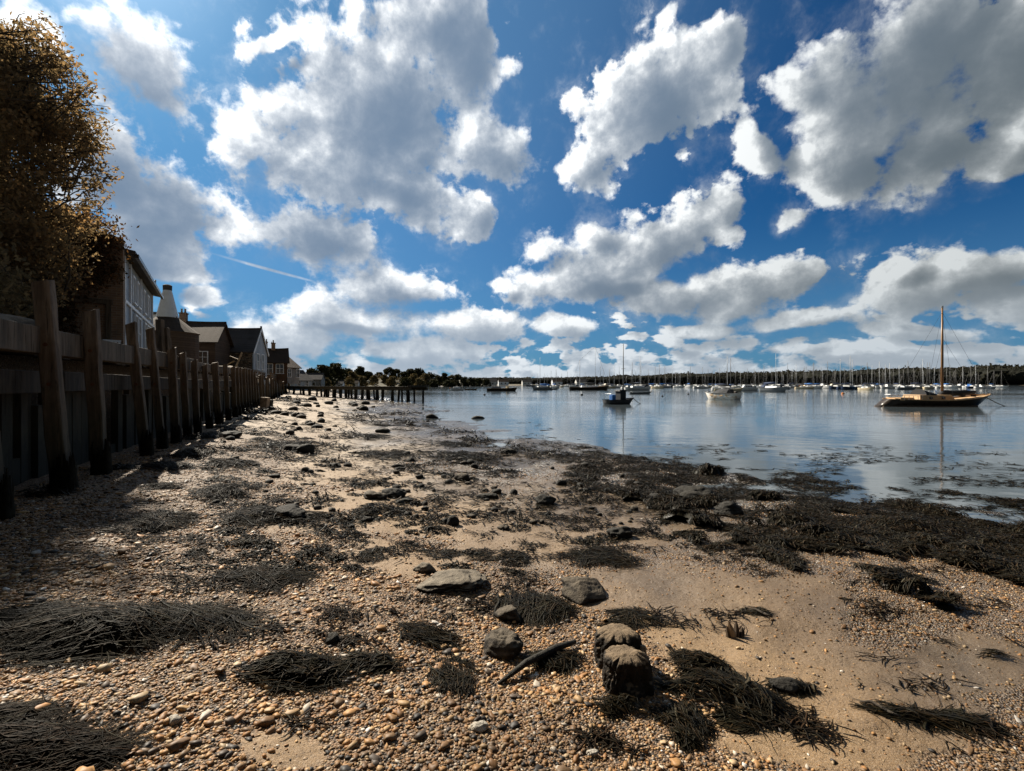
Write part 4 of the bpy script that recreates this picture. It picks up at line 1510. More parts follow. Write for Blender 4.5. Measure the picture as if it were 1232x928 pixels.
for n, (px, py, k) in enumerate(((971, 467.4, 1), (992, 467, 0), (962, 466.2, 2), (1002, 466.6, 1), (1070, 467.6, 0), (825, 465.9, 0), (838, 466.3, 0), (880, 466.3, 2), (850, 465.6, 0), (1085, 466.2, 0), (1155, 466.5, 0), (1168, 467, 2),
                                 (745, 466, 0), (735, 465.7, 0), (950, 466.8, 0), (1040, 466, 2), (1050, 466.5, 0), (1107, 466.3, 0), (1140, 467.2, 0), (1182, 466.3, 0), (690, 466, 0), (729, 466.4, 1), (1122, 466, 1))):
    o = copy_tree(mot[k]) if k in mot_used else mot[k]
    mot_used.add(k)
    x, y = wat(px, py)
    o.location = (x, y, WATER)
    s = rb.uniform(.85, 1.2)
    o.scale = (s, s, s)
    o.rotation_euler = (0, 0, R(rb.choice((5, 185)) + rb.gauss(0, 20)))
    tag(o, ml[k], 'motor boat', 'motor boats among the moored yachts')
def ico(sub):
    import bmesh
    bm = bmesh.new()
    bmesh.ops.create_icosphere(bm, subdivisions=sub, radius=1)
    bm.verts.ensure_lookup_table()
    V = np.array([v.co[:] for v in bm.verts])
    Fc = np.array([[v.index for v in f.verts] for f in bm.faces])
    bm.free()
    return V, Fc


# ------------------------------------------------------------------ trees
def leaf_cloud(P, size, rngl, up_bias=.3, fold=.25):
    """one folded leaf (two quads) at every point of P; returns V, F, shade"""
    n = len(P)
    nrm = rngl.normal(size=(n, 3))
    nrm[:, 2] += up_bias
    nrm /= np.linalg.norm(nrm, axis=1, keepdims=True)
    a = np.cross(nrm, rngl.normal(size=(n, 3)))
    a /= np.linalg.norm(a, axis=1, keepdims=True)
    b = np.cross(nrm, a)
    s = (size * rngl.uniform(.6, 1.35, n))[:, None]
    tip, tail = P + a * s, P - a * s
    mid = P + nrm * s * fold * .5
    l = P + b * s * .55 - nrm * s * fold * .4
    r = P - b * s * .55 - nrm * s * fold * .4
    V = np.stack([tail, l, tip, mid, r], 1).reshape(-1, 3)
    o = np.arange(n)[:, None] * 5
    F1 = np.concatenate([o + np.array([[0, 3, 1]]), o + np.array([[3, 2, 1]]), o + np.array([[0, 4, 3]]), o + np.array([[3, 4, 2]])], 0)
    return V, F1


def limb(mb, p, q, r0, r1, rnd, n=7, wob=.12, k=6):
    p, q = Vector(p), Vector(q)
    L = (q - p).length
    pts, rad = [], []
    for i in range(n):
        f = i / (n - 1)
        c = p.lerp(q, f)
        if 0 < i < n - 1: c = c + Vector((rnd.uniform(-1, 1), rnd.uniform(-1, 1), rnd.uniform(-.6, .8))) * L * wob * .5
        pts.append(c)
        rad.append(r0 + (r1 - r0) * f)
    mb.tube(pts, rad, k)
    return pts


# the brown tree leaning over the quay on the left: outline (height, reach to the right)
rt = random.Random(5)
tx, ty, tz = -14.6, 12.3, 2.05
tree = empty('autumn_tree', (tx, ty, tz), 0, 'large brown leaved tree overhanging the quay at the left edge', 'tree')
OUT = [(2.6, -11.3), (3.4, -11.2), (4.4, -10.85), (5.2, -10.5), (6.2, -10.25), (7.2, -10.2), (8.0, -10.4), (8.8, -10.75), (9.6, -11.15), (10.4, -11.75), (11.2, -12.4), (12.0, -13.4)]
cent = []
for k in range(640):
    z = rt.uniform(2.5, 10.75)
    xr = np.interp(z, [a for a, _ in OUT], [b for _, b in OUT])
    yy = rt.uniform(-1, 1)
    xr += (float(fbm(np.array([z * .75 + 3]), np.array([yy * 1.2 + 8]), 3, 51)[0]) - .68) * 2.0
    lim = math.sqrt(1 - yy * yy * .8)
    wdt = (xr + 14.6) + .35
    ang = rt.random() ** .45
    xx = -14.85 + (wdt * lim - .55) * (ang if rt.random() < .8 else -ang)
    yd = ty + yy * 2.6
    cent.append((xx * yd / 12.0, yd, (z - 1.5) * yd / 12.0 + 1.3))
cent = np.array(cent)
# the outline is uneven: thin twigs and gaps
PP = []
rl = np.random.default_rng(77)
for c in cent:
    edge_ = np.clip((c[0] / c[1] * 12 + 12.2) / 1.9, 0, 1) * np.clip((c[2] - 3.5) / 2, 0, 1)
    n = int(rl.integers(85, 190) * (1 - .4 * edge_))
    r = rl.uniform(.3, .62) * (1 - .35 * edge_)
    q = rl.normal(size=(n, 3))
    q = q / np.linalg.norm(q, axis=1, keepdims=True) * (rl.random((n, 1)) ** .45) * r * np.array([1.15, 1.1, .75])
    PP.append(c + q)
TW = []
for k in range(150):     # sprays that break the outline
    z = rt.uniform(3.2, 10.6)
    xr = np.interp(z, [a for a, _ in OUT], [b for _, b in OUT])
    yd = ty + rt.uniform(-2.0, 2.0)
    a = np.array([(xr - .75) * yd / 12, yd, (z - 1.5) * yd / 12 + 1.5])
    dv = np.array([rt.uniform(.3, .8), rt.uniform(-.4, .4), rt.uniform(-.15, .6)])
    TW.append((a - dv * 1.2, a + dv))
    n = 34
    f = rl.random((n, 1))
    PP.append(a + dv * f + rl.normal(0, .085, (n, 3)))
PP = np.concatenate(PP)
V, Fc = leaf_cloud(PP, .052, rl)
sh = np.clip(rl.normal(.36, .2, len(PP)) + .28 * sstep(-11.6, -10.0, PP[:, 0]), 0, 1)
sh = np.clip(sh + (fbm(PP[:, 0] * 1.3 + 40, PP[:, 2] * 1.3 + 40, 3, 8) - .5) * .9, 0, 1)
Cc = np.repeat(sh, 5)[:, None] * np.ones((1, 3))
org = np.array([tx, ty, tz])
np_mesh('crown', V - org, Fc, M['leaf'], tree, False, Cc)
mb = MB()
rt = random.Random(9)
tp = limb(mb, (.1, 0, -.4), (.9, .1, 3.6), .3, .2, rt, 8, .08, 10)
mb.build('trunk', M['bark'], tree, smooth=True)
mb = MB()
for k in range(26):
    s0 = tp[rt.randint(3, 7)]
    c = cent[rt.randrange(len(cent))] - org
    pts = limb(mb, s0, c, rt.uniform(.06, .12), .02, rt, 7, .2)
    for j in range(4):
        c2 = cent[rt.randrange(len(cent))] - org
        q = Vector(pts[rt.randint(2, 5)])
        if (Vector(c2) - q).length < 3.2: limb(mb, q, c2, .035, .01, rt, 6, .25, 5)
for a, b in TW: limb(mb, a - org, b - org, .022, .005, rt, 6, .14, 5)
mb.build('limbs', M['bark'], tree, smooth=True)

# shrub and creeper at the foot of the tree, over the brick wall
ivy = None
pts = []
rl = np.random.default_rng(5)
ux, uy = math.cos(ang1), math.sin(ang1)       # along the water side
vx, vy = -uy, ux                              # away from the water
for k in range(230):
    b = abs(rl.normal(0, 1.5)) + .1
    z = rl.uniform(0, 4.5)
    if z < 2.2: b = b * .5 + 1.0
    z = 4.4 - abs(rl.normal(0, 1.0)) if k % 2 else z
    n = int(rl.integers(18, 60))
    base = np.array([-12.45 + vx * b - ux * .42, 15 + vy * b - uy * .42, QZ + z])
    pts.append(base + rl.normal(0, 1, (n, 3)) * np.array([.2, .12, .22]))
pts = np.concatenate(pts)
V, Fc = leaf_cloud(pts, .055, rl)
sh = np.clip(rl.normal(.4, .25, len(pts)), 0, 1)
o = np_mesh('wall_creeper', V - np.array([-12.9, 14.7, QZ]), Fc, M['ivy'], None, False, np.repeat(sh, 5)[:, None] * np.ones((1, 3)))
o.location = (-12.9, 14.7, QZ)
tag(o, 'reddish brown creeper hanging over the brick end wall', 'creeper')
pts = []
for k in range(330):
    d = rl.uniform(4.0, 9.8)
    t = -rl.uniform(2.2, 4.6)
    x, y, _ = along(d, t, 0)
    n = int(rl.integers(20, 60))
    zc = 2.1 + rl.random() ** .8 * (1.5 - .1 * d * 0 + (-t - 2.2) * .7)
    pts.append(np.array([x, y, zc]) + rl.normal(0, .22, (n, 3)))
pts = np.concatenate(pts)
V, Fc = leaf_cloud(pts, .06, rl)
sh = np.clip(rl.normal(.22, .18, len(pts)), 0, 1)
sx, sy, _ = along(6.5, -3.4, 0)
o = np_mesh('quay_shrub', V - np.array([sx, sy, 2.05]), Fc, M['leaf'], None, False, np.repeat(sh, 5)[:, None] * np.ones((1, 3)))
o.location = (sx, sy, 2.05)
tag(o, 'tangled dark shrub on the quay bank under the brown tree', 'shrub')


# ---- trees of the far banks
def far_tree(px, top, wpx, d, mat, label, seed, base=None, group='trees on the left bank', name='bank_tree'):
    r = np.random.default_rng(seed)
    u = (px - CX) / 564
    x, y = u * d, d
    z0 = float(ground(x, y)) if base is None else base
    top = top + 2.2
    H = max(2.5, (HY - top) / 564 * d + CAMZ - z0)
    W = max(1.2, wpx / 564 * d, H * .75)
    S_ = (W + H) / 2
    root = empty(name, (x, y, z0), 0, label, 'tree', group)
    rr = random.Random(seed)
    mb = MB()
    top_t = Vector((rr.uniform(-.3, .3), 0, H * .55))
    limb(mb, (0, 0, -.3), top_t, H * .035, H * .018, rr, 6, .06, 7)
    mb.build('trunk', M['bark'], root)
    P = []
    for k in range(44):
        f = r.uniform(.02, 1.0)
        wd = W * .5 * math.sin(math.pi * min(1, .3 + f * .64)) ** .6
        a = r.uniform(0, 2 * math.pi)
        q = np.sqrt(r.random())
        c = np.array([math.cos(a) * wd * q, math.sin(a) * wd * q, H * (.1 + .84 * f)])
        n = 42
        rad = S_ * r.uniform(.12, .21)
        s = r.normal(size=(n, 3))
        s = s / np.linalg.norm(s, axis=1, keepdims=True) * (r.random((n, 1)) ** .4) * rad * np.array([1, 1, .75])
        P.append(c + s)
    P = np.concatenate(P)
    P[:, 2] = np.minimum(np.maximum(P[:, 2], H * .06), H)
    V, Fc = leaf_cloud(P, S_ * .06 + .06, r)
    sh = np.clip(.5 + r.normal(0, .2, len(P)), 0, 1)
    np_mesh('crown', V, Fc, M[mat], root, False, np.repeat(sh, 5)[:, None] * np.ones((1, 3)))
    return root


TR = [(436, 450, 11, 190, 1), (443, 445, 11, 235, 0), (450, 449, 10, 225, 1), (457, 446, 11, 290, 0), (463, 449, 11, 255, 1), (428, 448, 9, 205, 0), (472, 451, 12, 240, 1), (376, 441, 13, 120, 0), (388, 438, 12, 130, 0), (394, 440, 10, 150, 0), (405, 434, 15, 175, 0), (417, 441, 10, 190, 0), (424, 445, 12, 185, 1), (433, 439, 14, 230, 0), 
      (469, 440, 15, 300, 0), (477, 442, 12, 320, 0), (485, 445, 11, 310, 0), (494, 442, 13, 330, 0), (504, 441, 12, 340, 0), (512, 447, 12, 330, 1),
      (519, 446, 12, 360, 0), (527, 449, 11, 370, 0), (534, 447, 13, 380, 0), (543, 449, 12, 400, 1), (551, 448, 12, 420, 0), (559, 451, 11, 430, 0), (567, 452, 12, 440, 0), (576, 453, 11, 460, 0), (585, 454, 11, 480, 0),
      (381, 452, 12, 118, 1), (392, 453, 10, 122, 1), (420, 453, 13, 165, 1), (488, 452, 15, 250, 0), (505, 453, 14, 270, 1), (522, 454, 14, 300, 0), (540, 455, 14, 330, 0),
      (411, 447, 9, 180, 0), (498, 448, 10, 290, 1), (368, 447, 10, 112, 0), (361, 450, 9, 105, 1)]
for k, (px, top, w, d, m) in enumerate(TR):
    if k == 3: lb = 'tall dark round tree standing highest on the left bank above the jetty'
    elif m == 0: lb = 'dark green tree on the wooded left bank beyond the jetty'
    else: lb = 'olive brown tree on the wooded left bank beyond the jetty'
    far_tree(px, top, w, d, 'fartree_warm' if m else 'fartree', lb, 300 + k)

# small buildings among the bank trees
for k, (px, d, w, hh, rf, wm, lb) in enumerate(((405, 150, 3.6, 1.3, 'slate', 'white', 'white cottage low on the bank behind the jetty'), (424, 175, 4.0, 1.6, 'tile', 'render', 'pale bungalow on the bank right of the white cottage'),
                                        (372, 108, 5.0, 2.2, 'slate', 'greyboard', 'grey waterside shed at the shore end of the jetty'), (516, 330, 9, 2.6, 'tile', 'render', 'pale house among the trees beyond the jetty end'),
                                        (545, 420, 10, 3, 'slate', 'white', 'white house among trees at the far end of the left bank'),
                                        (590, 500, 14, 4, 'slate', 'render', 'long pale building by the water at the channel bend'), (606, 560, 12, 4, 'tile', 'white', 'white waterside building beside the long pale one'), (634, 640, 12, 4, 'slate', 'render', 'small pale house on the far shore left of the blue covered yacht'), (671, 760, 16, 5, 'tile', 'white', 'white house on the far shore above the ketch'), (700, 830, 18, 5, 'slate', 'render', 'grey roofed house on the far shore right of the ketch masts'))):
    x = (px - CX) / 564 * d
    z = float(ground(x, d))
    h = House('bank_house', (x - w / 2, d, max(z, .4)), .15, lb, 'house', 'houses on the left bank')
    h.walls(w, w * .7, hh, hh + w * .28, M[wm])
    h.roof(w, w * .7, hh, hh + w * .28, M[rf], over=.2)
    h.window(('y', 0, -1), w * .2, hh * .35, w * .15, hh * .4)
    h.window(('y', 0, -1), w * .6, hh * .35, w * .15, hh * .4)

# the far wood along the opposite shore: one mass
def far_wood():
    IV, IF = ico(2)
    r = np.random.default_rng(12)
    LV, LF, LC, off = [], [], [], 0
    prof = [(560, 455.5), (600, 455), (650, 453.5), (740, 451.5), (800, 449.5), (830, 447.5), (880, 447), (940, 446.5), (1000, 445), (1060, 443.5), (1100, 441.5), (1150, 441), (1180, 438.5), (1200, 437.5), (1232, 439), (1300, 438), (1420, 440), (1560, 440)]
    for row in range(3):
        px = 560.0
        while px < 1560:
            u = (px - CX) / 564
            # distance of the shore along this bearing
            ds = np.linspace(250, 1500, 500)
            s = shore_sd(u * ds, ds)
            i = np.argmax((s > 26 + row * 22) & (ds > 300))
            d = ds[i] if s[i] > 0 else 900
            x, y = u * d, d
            z0 = float(ground(x, y))
            top = np.interp(px, [a for a, _ in prof], [b for _, b in prof]) + (2.2 - row * 1.1) + r.normal(0, .3) + (fbm(np.array([px / 34.0]), np.array([row * 3.1]), 4, 23)[0] - .5) * 5.5
            H = max(4, (HY - top) / 564 * d + CAMZ - z0)
            W = max(6.0, H * r.uniform(.9, 1.7))
            n = 100
            q = r.normal(size=(n, 3))
            q = q / np.linalg.norm(q, axis=1, keepdims=True) * (r.random((n, 1)) ** .35)
            P = np.array([x, y, z0 + H * .5]) + q * np.array([W * .75, W * .75, H * .5])
            V, Fc = leaf_cloud(P, W * .075, r, .4)
            # the dense inside of the crown, so that crowns merge
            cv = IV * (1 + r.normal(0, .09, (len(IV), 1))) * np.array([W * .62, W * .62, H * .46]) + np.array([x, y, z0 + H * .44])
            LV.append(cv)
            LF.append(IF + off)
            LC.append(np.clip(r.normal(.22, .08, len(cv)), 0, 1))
            off += len(cv)
            LV.append(V)
            LF.append(Fc + off)
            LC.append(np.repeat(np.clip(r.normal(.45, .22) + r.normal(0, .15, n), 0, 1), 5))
            off += len(V)
            px += W / d * 564 * r.uniform(.22, .42)
    V, Fc, C = np.concatenate(LV), np.concatenate(LF), np.concatenate(LC)
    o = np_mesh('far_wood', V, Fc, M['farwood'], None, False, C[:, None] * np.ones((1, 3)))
    tag(o, kind='stuff')


far_wood()


def bank_scrub():
    """low continuous undergrowth along the left bank, under and between the trees"""
    r = np.random.default_rng(31)
    LV, LF, LC, off = [], [], [], 0
    for (d0, px0, px1, hh) in ((115, 366, 402, 2.2), (150, 378, 430, 2.6), (205, 392, 470, 3.2), (260, 430, 505, 4.0), (320, 470, 540, 5.0), (400, 505, 585, 6.5), (480, 550, 620, 8.0)):
        px = px0
        while px < px1:
            d = d0 * r.uniform(.93, 1.07)
            u = (px - CX) / 564
            if float(shore_sd(np.array([u * d]), np.array([d]))[0]) > 2:
                z0 = float(ground(u * d, d))
                W = hh * r.uniform(.7, 1.5)
                H = hh * r.uniform(.4, 1.0)
                n = 80
                q = r.normal(size=(n, 3))
                q = q / np.linalg.norm(q, axis=1, keepdims=True) * (r.random((n, 1)) ** .35)
                V, Fc = leaf_cloud(np.array([u * d, d, z0 + H * .35]) + q * np.array([W, W * .8, H * .65]), hh * .09, r, .4)
                LV.append(V)
                LF.append(Fc + off)
                LC.append(np.repeat(np.clip(r.normal(.45, .25) + r.normal(0, .15, n), 0, 1), 5))
                off += len(V)
            px += 564 * hh / d0 * r.uniform(.35, .8)
    V, Fc, C = np.concatenate(LV), np.concatenate(LF), np.concatenate(LC)
    tag(np_mesh('bank_scrub', V, Fc, M['fartree_warm'], None, False, C[:, None] * np.ones((1, 3))), kind='stuff')


bank_scrub()
# ------------------------------------------------------------------ the beach
PAL = np.array([(.28, .137, .046), (.34, .182, .067), (.38, .235, .105), (.21, .11, .043), (.17, .1, .046), (.42, .3, .17), (.1, .07, .048), (.045, .036, .029), (.45, .38, .3), (.6, .55, .49)])
PALP = np.array([.18, .16, .13, .14, .12, .06, .09, .10, .022, .012])


def pebbles(name, x, y, rad, sub, sink=.42, pal=PALP, flat=(.3, .6)):
    r = np.random.default_rng(len(x))
    n = len(x)
    z = ground(x, y)
    U, Fc = ico(sub)
    nv = len(U)
    a = r.uniform(0, 2 * math.pi, n)
    ax = np.stack([rad * r.uniform(.85, 1.45, n), rad * r.uniform(.65, 1.0, n), rad * r.uniform(*flat, n)], 1)
    J = 1 + r.normal(0, .18, (n, nv, 1))
    L = U[None] * J * ax[:, None, :]
    ti = r.normal(0, .22, n)
    L[..., 2] += L[..., 0] * np.tan(ti)[:, None]
    ca, sa = np.cos(a)[:, None], np.sin(a)[:, None]
    V = np.stack([L[..., 0] * ca - L[..., 1] * sa + x[:, None], L[..., 0] * sa + L[..., 1] * ca + y[:, None], L[..., 2] + (z + ax[:, 2] * (1 - 2 * sink) + 0)[:, None]], -1).reshape(-1, 3)
    FF = (Fc[None] + (np.arange(n) * nv)[:, None, None]).reshape(-1, 3)
    c = PAL[r.choice(len(PAL), n, p=pal / pal.sum())] * r.uniform(.75, 1.25, (n, 1))
    damp = np.interp(fbm(x * .8 + 30, y * 1.1, 4, 41), [.36, .46, .6], [.6, .92, 1.1])[:, None]
    c = c * damp
    o = np_mesh(name, V, FF, M['pebble'], None, True, np.repeat(np.clip(c, 0, 1), nv, 0))
    tag(o, kind='stuff')
    return o


def spread(n, d0, d1, umax, thin):
    d = rng.uniform(d0, d1, n)
    u = rng.uniform(-umax, umax, n)
    x, y = u * d, d
    s = sandiness(x, y)
    t = wall_t(x, y)
    k = (rng.random(n) > s * thin) & (t > -.45) & (ground(x, y, False) > WATER + .06)
    k &= rng.random(n) < .35 + .9 * fbm(x * 1.6, y * 1.6, 4, 55)
    return x[k], y[k]


def grade(x, y):
    """coarser at the top of the beach on the left, finer towards the water"""
    return np.interp(x, [-3, -.6, .6, 3], [1.15, 1.0, .72, .68]) * (.7 + .6 * fbm(x * .9 + 5, y * .9, 3, 19))


x, y = spread(165000, 1.1, 4.6, 1.3, .93)
pebbles('shingle', x, y, (rng.gamma(1.5, .0031, len(x)) + .0024) * grade(x, y), 1)
x, y = spread(75000, 4.6, 11.5, 1.3, .92)
pebbles('shingle', x, y, (rng.gamma(2.6, .0024, len(x)) + .0055) * grade(x, y), 1)
x, y = spread(3000, 1.2, 7.0, 1.35, .95)
pebbles('shingle', x, y, (rng.gamma(2.0, .0036, len(x)) + .009) * grade(x, y), 2, pal=np.array([.14, .15, .15, .12, .12, .13, .08, .06, .045, .02]), sink=.25)
# bits of broken shell and grit on the bare sand
x, y = spread(9000, 1.2, 14.0, 1.3, -.2)
pebbles('shell_grit', x, y, rng.gamma(3, .0012, len(x)) + .0025, 1, pal=np.array([.1, .1, .12, .1, .1, .12, .12, .14, .06, .06]), sink=.2)

# ---- rocks the photo shows one by one
ROCKS = [  # px, py of the foot, width px, height px, depth factor, material, label
    (543, 716, 88, 22, .9, 'rock_pale', 'wide flat pale crusted rock with dark shaded front in mid beach'),
    (508, 690, 30, 14, .8, 'rock_pale', 'small pale knob of stone at the left end of the wide flat rock'),
    (706, 724, 58, 26, .9, 'rock_brown', 'rough brown topped rock with weed trailing left of its dark face'),
    (604, 793, 54, 34, .9, 'rock_brown', 'rounded brown rock with black front on shingle below the wide flat rock'),
    (612, 750, 34, 22, .9, 'rock_brown', 'weedy brown stone between the wide flat rock and the rounded brown rock'),
    (398, 776, 20, 14, .9, 'rock_dark', 'fist sized black stone on shingle above the left weed mound'),
    (749, 649, 38, 21, .9, 'rock_dark', 'black weed covered stone alone on pale sand at right of centre'),
    (656, 608, 28, 14, .9, 'rock_dark', 'low domed dark stone on pale sand left of the weed bank'),
    (587, 601, 28, 9, .7, 'rock_dark', 'flat dark stone lying on pale sand in mid beach'),
    (544, 633, 17, 15, .9, 'rock_dark', 'upright black stone with a small shadow on mid beach sand'),
    (449, 602, 30, 14, 1., 'rock_brown', 'pale edged wedge stone in the pair on middle sand'),
    (470, 599, 30, 15, 1., 'rock_dark', 'dark rounded stone in the pair on middle sand'),
    (489, 605, 14, 8, .9, 'rock_dark', 'small dark stone just right of the stone pair'),
    (340, 625, 42, 20, .9, 'rock_dark', 'knobbly black stone behind the spreading weed clump left of centre'),
    (556, 579, 20, 13, .9, 'rock_brown', 'small brown lump of stone in front of the dark weed band'),
    (676, 584, 15, 11, .9, 'rock_dark', 'small dark stone near the water weed edge'),
    (272, 527, 30, 14, .9, 'rock_dark', 'black stone lying close to the foot of the piles'),
    (364, 546, 24, 15, .9, 'rock_dark', 'black lump of stone in the weed patch beyond the beach middle'),
    (349, 543, 30, 12, .8, 'rock_dark', 'lower black stone beside the lump in the far weed patch'),
    (459, 521, 17, 9, .9, 'rock_dark', 'dark stone far up the beach towards the jetty'),
    (576, 506, 18, 9, .9, 'rock_dark', 'dark stone nearest the far water edge'),
    (519, 504, 14, 7, .9, 'rock_dark', 'small far dark stone before the shallows'),
    (612, 546, 22, 10, .9, 'rock_dark', 'dark stone beside shallow water right of centre'),
    (480, 566, 14, 6, .9, 'rock_dark', 'small dark stone in front of the middle weed line'),
    (404, 562, 10, 5, .9, 'rock_dark', 'tiny dark stone on pale middle sand'),
    (327, 575, 14, 6, .9, 'rock_dark', 'small dark stone between two weed clumps on the left'),
    (478, 563, 16, 7, .8, 'rock_dark', 'flat dark stone on the middle weed line'),
    (950, 836, 40, 17, .8, 'rock_dark', 'black weedy lump on the smooth sand at lower right'),
    (842, 608, 60, 26, .8, 'rock_dark', 'big dark hump of weeded rock at the left of the weed bank'),
    (880, 622, 44, 22, .8, 'rock_dark', 'second dark hump of weeded rock in the weed bank'),
    (795, 606, 40, 15, .8, 'rock_dark', 'low dark rock at the sandy corner of the weed bank'),
    (203, 873, 20, 11, .9, 'cobble_pale', 'pale rounded cobble at lower left amid shingle'),
    (62, 718 + 150, 14, 6, .9, 'cobble_pale', 'white flat cobble between the two lower left weed mounds'),
    (713, 912, 16, 9, .8, 'cobble_pale', 'smooth pale cobble at the bottom below the stumps'),
    (575, 882, 24, 12, .9, 'cobble_pale', 'broken pale stone in shingle at bottom centre'),
]
for k, (px, py, w, h, dep, m, lb) in enumerate(ROCKS):
    x, y, z = pix(px, py)
    s = y / 564
    rock_w, rock_h = w * s / 2, h * s
    dp = rock_w * dep
    o = make_rock('beach_rock', (x, y + dp * .7, z + rock_h * .12), (rock_w * .95, dp * .8, rock_h * .52), 100 + k, M[m], random.Random(k).uniform(-.4, .4), 5 if w > 40 else 4 if w > 20 else 3, .42, .35)
    tag(o, lb, 'rock', 'rocks on the beach')
# smaller stones scattered up the beach
rs = random.Random(15)
n = 0
while n < 170:
    px, py = rs.uniform(250, 820), 478 + 160 * rs.random() ** 1.5
    x, y, z = pix(px, py)
    if wall_t(x, y) < .6 or float(ground(x, y)) < WATER + .1 or y > 45: continue
    if fbm(np.array([px / 60.0]), np.array([py / 14.0]), 3, 44)[0] < .47: continue
    w = rs.uniform(4, 11) * y / 564
    o = make_rock('beach_stone', (x, y, z + w * .1), (w * .6, w * .5, w * rs.uniform(.28, .52)), 400 + n, M[rs.choice(('rock_dark', 'rock_dark', 'rock_brown'))], rs.uniform(0, 6), 2, .4)
    tag(o, 'small dark stone scattered among others on the far half of the beach', 'stone', 'small stones scattered up the beach')
    n += 1


# ---- the pair of eroded stumps
def stump(px, py, wpx, hpx, seed, label, mat, hollow=False):
    x, y, z = pix(px, py)
    s = y / 564
    w, h = wpx * s / 2, hpx * s
    r = random.Random(seed)
    root = empty('eroded_stump', (x, y + w * .5, z), r.uniform(-.2, .2), label, 'stump')
    na, nz_ = 120, 54
    A, T = np.meshgrid(np.linspace(0, 2 * np.pi, na, endpoint=False), np.linspace(0, 1, nz_))
    # side wall, then a worn domed top
    rad = np.where(T < .6, 1.06 - .1 * T / .6, .96 * np.cos(np.clip((T - .6) / .4, 0, 1) * np.pi / 2) ** .62)
    zz = np.where(T < .6, -.08 + .8 * T / .6, .72 + .32 * np.sin(np.clip((T - .6) / .4, 0, 1) * np.pi / 2))
    ca, sa = np.cos(A), np.sin(A)
    big = fbm(ca * 1.3 + seed * 7, sa * 1.3 + zz * .7, 3, seed) - .5
    groove = np.abs(fbm(A * 2.6 + 3 * big, zz * 1.1 + seed, 4, seed + 4, .6) - .5) * 2        # cracks running up the grain
    groove = np.minimum(groove, groove[:, ::-1] * 0 + 1)
    fine = fbm(A * 9, zz * 9, 4, seed + 8, .65) - .5
    seam = np.minimum(1, np.minimum(A, 2 * np.pi - A) / .35)
    da = np.abs((A - (-np.pi / 2 + .35) + np.pi) % (2 * np.pi) - np.pi)
    bite = (.36 if hollow else .2) * np.clip(1 - da / .95, 0, 1) ** .7 * np.clip(1 - np.abs(zz - .38) / .5, 0, 1) ** .6
    rr = rad * (1 + .30 * big - .30 * seam * np.clip(.22 - groove, 0, 1) / .22 * np.clip(rad, 0, .6) + .14 * fine * seam - bite)
    Z = (zz + .10 * (fbm(ca * rad * 2.2 + 9, sa * rad * 2.2 + seed, 4, seed + 2) - .5) * (T > .3)) * h
    V = np.stack([ca * w * rr, sa * w * .85 * rr, Z], -1).reshape(-1, 3)
    i, j = np.meshgrid(np.arange(nz_ - 1), np.arange(na), indexing='ij')
    j2 = (j + 1) % na
    np_mesh('stump_body', V, np.stack([i * na + j, i * na + j2, (i + 1) * na + j2, (i + 1) * na + j], -1).reshape(-1, 4), mat, root, True)
    return root, w, h


M['stump'] = material('eroded_wood_stump', b_rock((.17, .122, .075), (.016, .013, .01)))
st2, w2, h2_ = stump(748, 806, 60, 40, 3, 'taller eroded stump with hollow black side, rear one of the pair', M['stump'], True)
st1, w1, h1_ = stump(757, 838, 60, 44, 8, 'front rounded eroded stump half draped in black weed', M['stump'], True)
mb = MB()
for k in range(3):
    a = .5 + k * .33
    mb.tube([(w2 * .95 * math.cos(a - .9), w2 * .7 * math.sin(a - .9) - .02, -.03), (w2 * 1.0 * math.cos(a - .9), w2 * .75 * math.sin(a - .9), h2_ * (.55 + .12 * (1 - k)))], [w2 * .18, w2 * .1], 7)
mb.build('splinter', M['drift'], st2)

# splintered stub of wood standing in the sand
x, y, z = pix(886, 767)
o = empty('wooden_stub', (x, y, z), .3, 'splintered wooden stub sticking out of smooth sand at right', 'wooden stub')
s = y / 564
for k, (dx, dy, hh, ln, ww) in enumerate(((-10, 1, 19, -.10, 3.4), (-4, -1, 26, -.28, 4.2), (2, 2, 22, .05, 4.6), (7, 0, 15, .22, 3.6), (11, 3, 11, .4, 3.0))):
    b0 = Vector((dx * s, dy * s, -.03))
    MB().tube([b0, b0 + Vector((ln * hh * s * .3, 0, hh * s * .45)), b0 + Vector((ln * hh * s * .75, .004, hh * s * .8)), b0 + Vector((ln * hh * s, .006, hh * s * 1.05))],
              [ww * s, ww * s * .9, ww * s * .55, .6 * s], 6).build('splinter', M['drift' if k == 1 else 'rotten'], o)

# driftwood sticks
STK = [(600, 826, 692, 778, .018, 'black weathered stick slanting across shingle left of the stumps', 'rock_dark'), (1035, 846, 1085, 866, .007, 'thin dark twig at the tail of the long weed frond', 'bark'),
       (900, 735, 930, 745, .008, 'short dark twig on smooth sand beyond the wooden stub', 'bark')]
for k, (xa, ya, xb, yb, r, lb, m) in enumerate(STK):
    a, b = Vector(pix(xa, ya)), Vector(pix(xb, yb))
    c = (a + b) / 2
    o = MB().tube([a - c + Vector((0, 0, r * .6)), (a - c) * .4 + Vector((.01, .02, r * 2.2)), (b - c) * .5 + Vector((-.01, -.01, r * 2.6)), b - c + Vector((0, 0, r * 1.4))], [r * .5, r, r * 1.1, r * .7], 7).build('driftwood_stick', M[m], None, smooth=True)
    o.location = c
    tag(o, lb, 'stick')


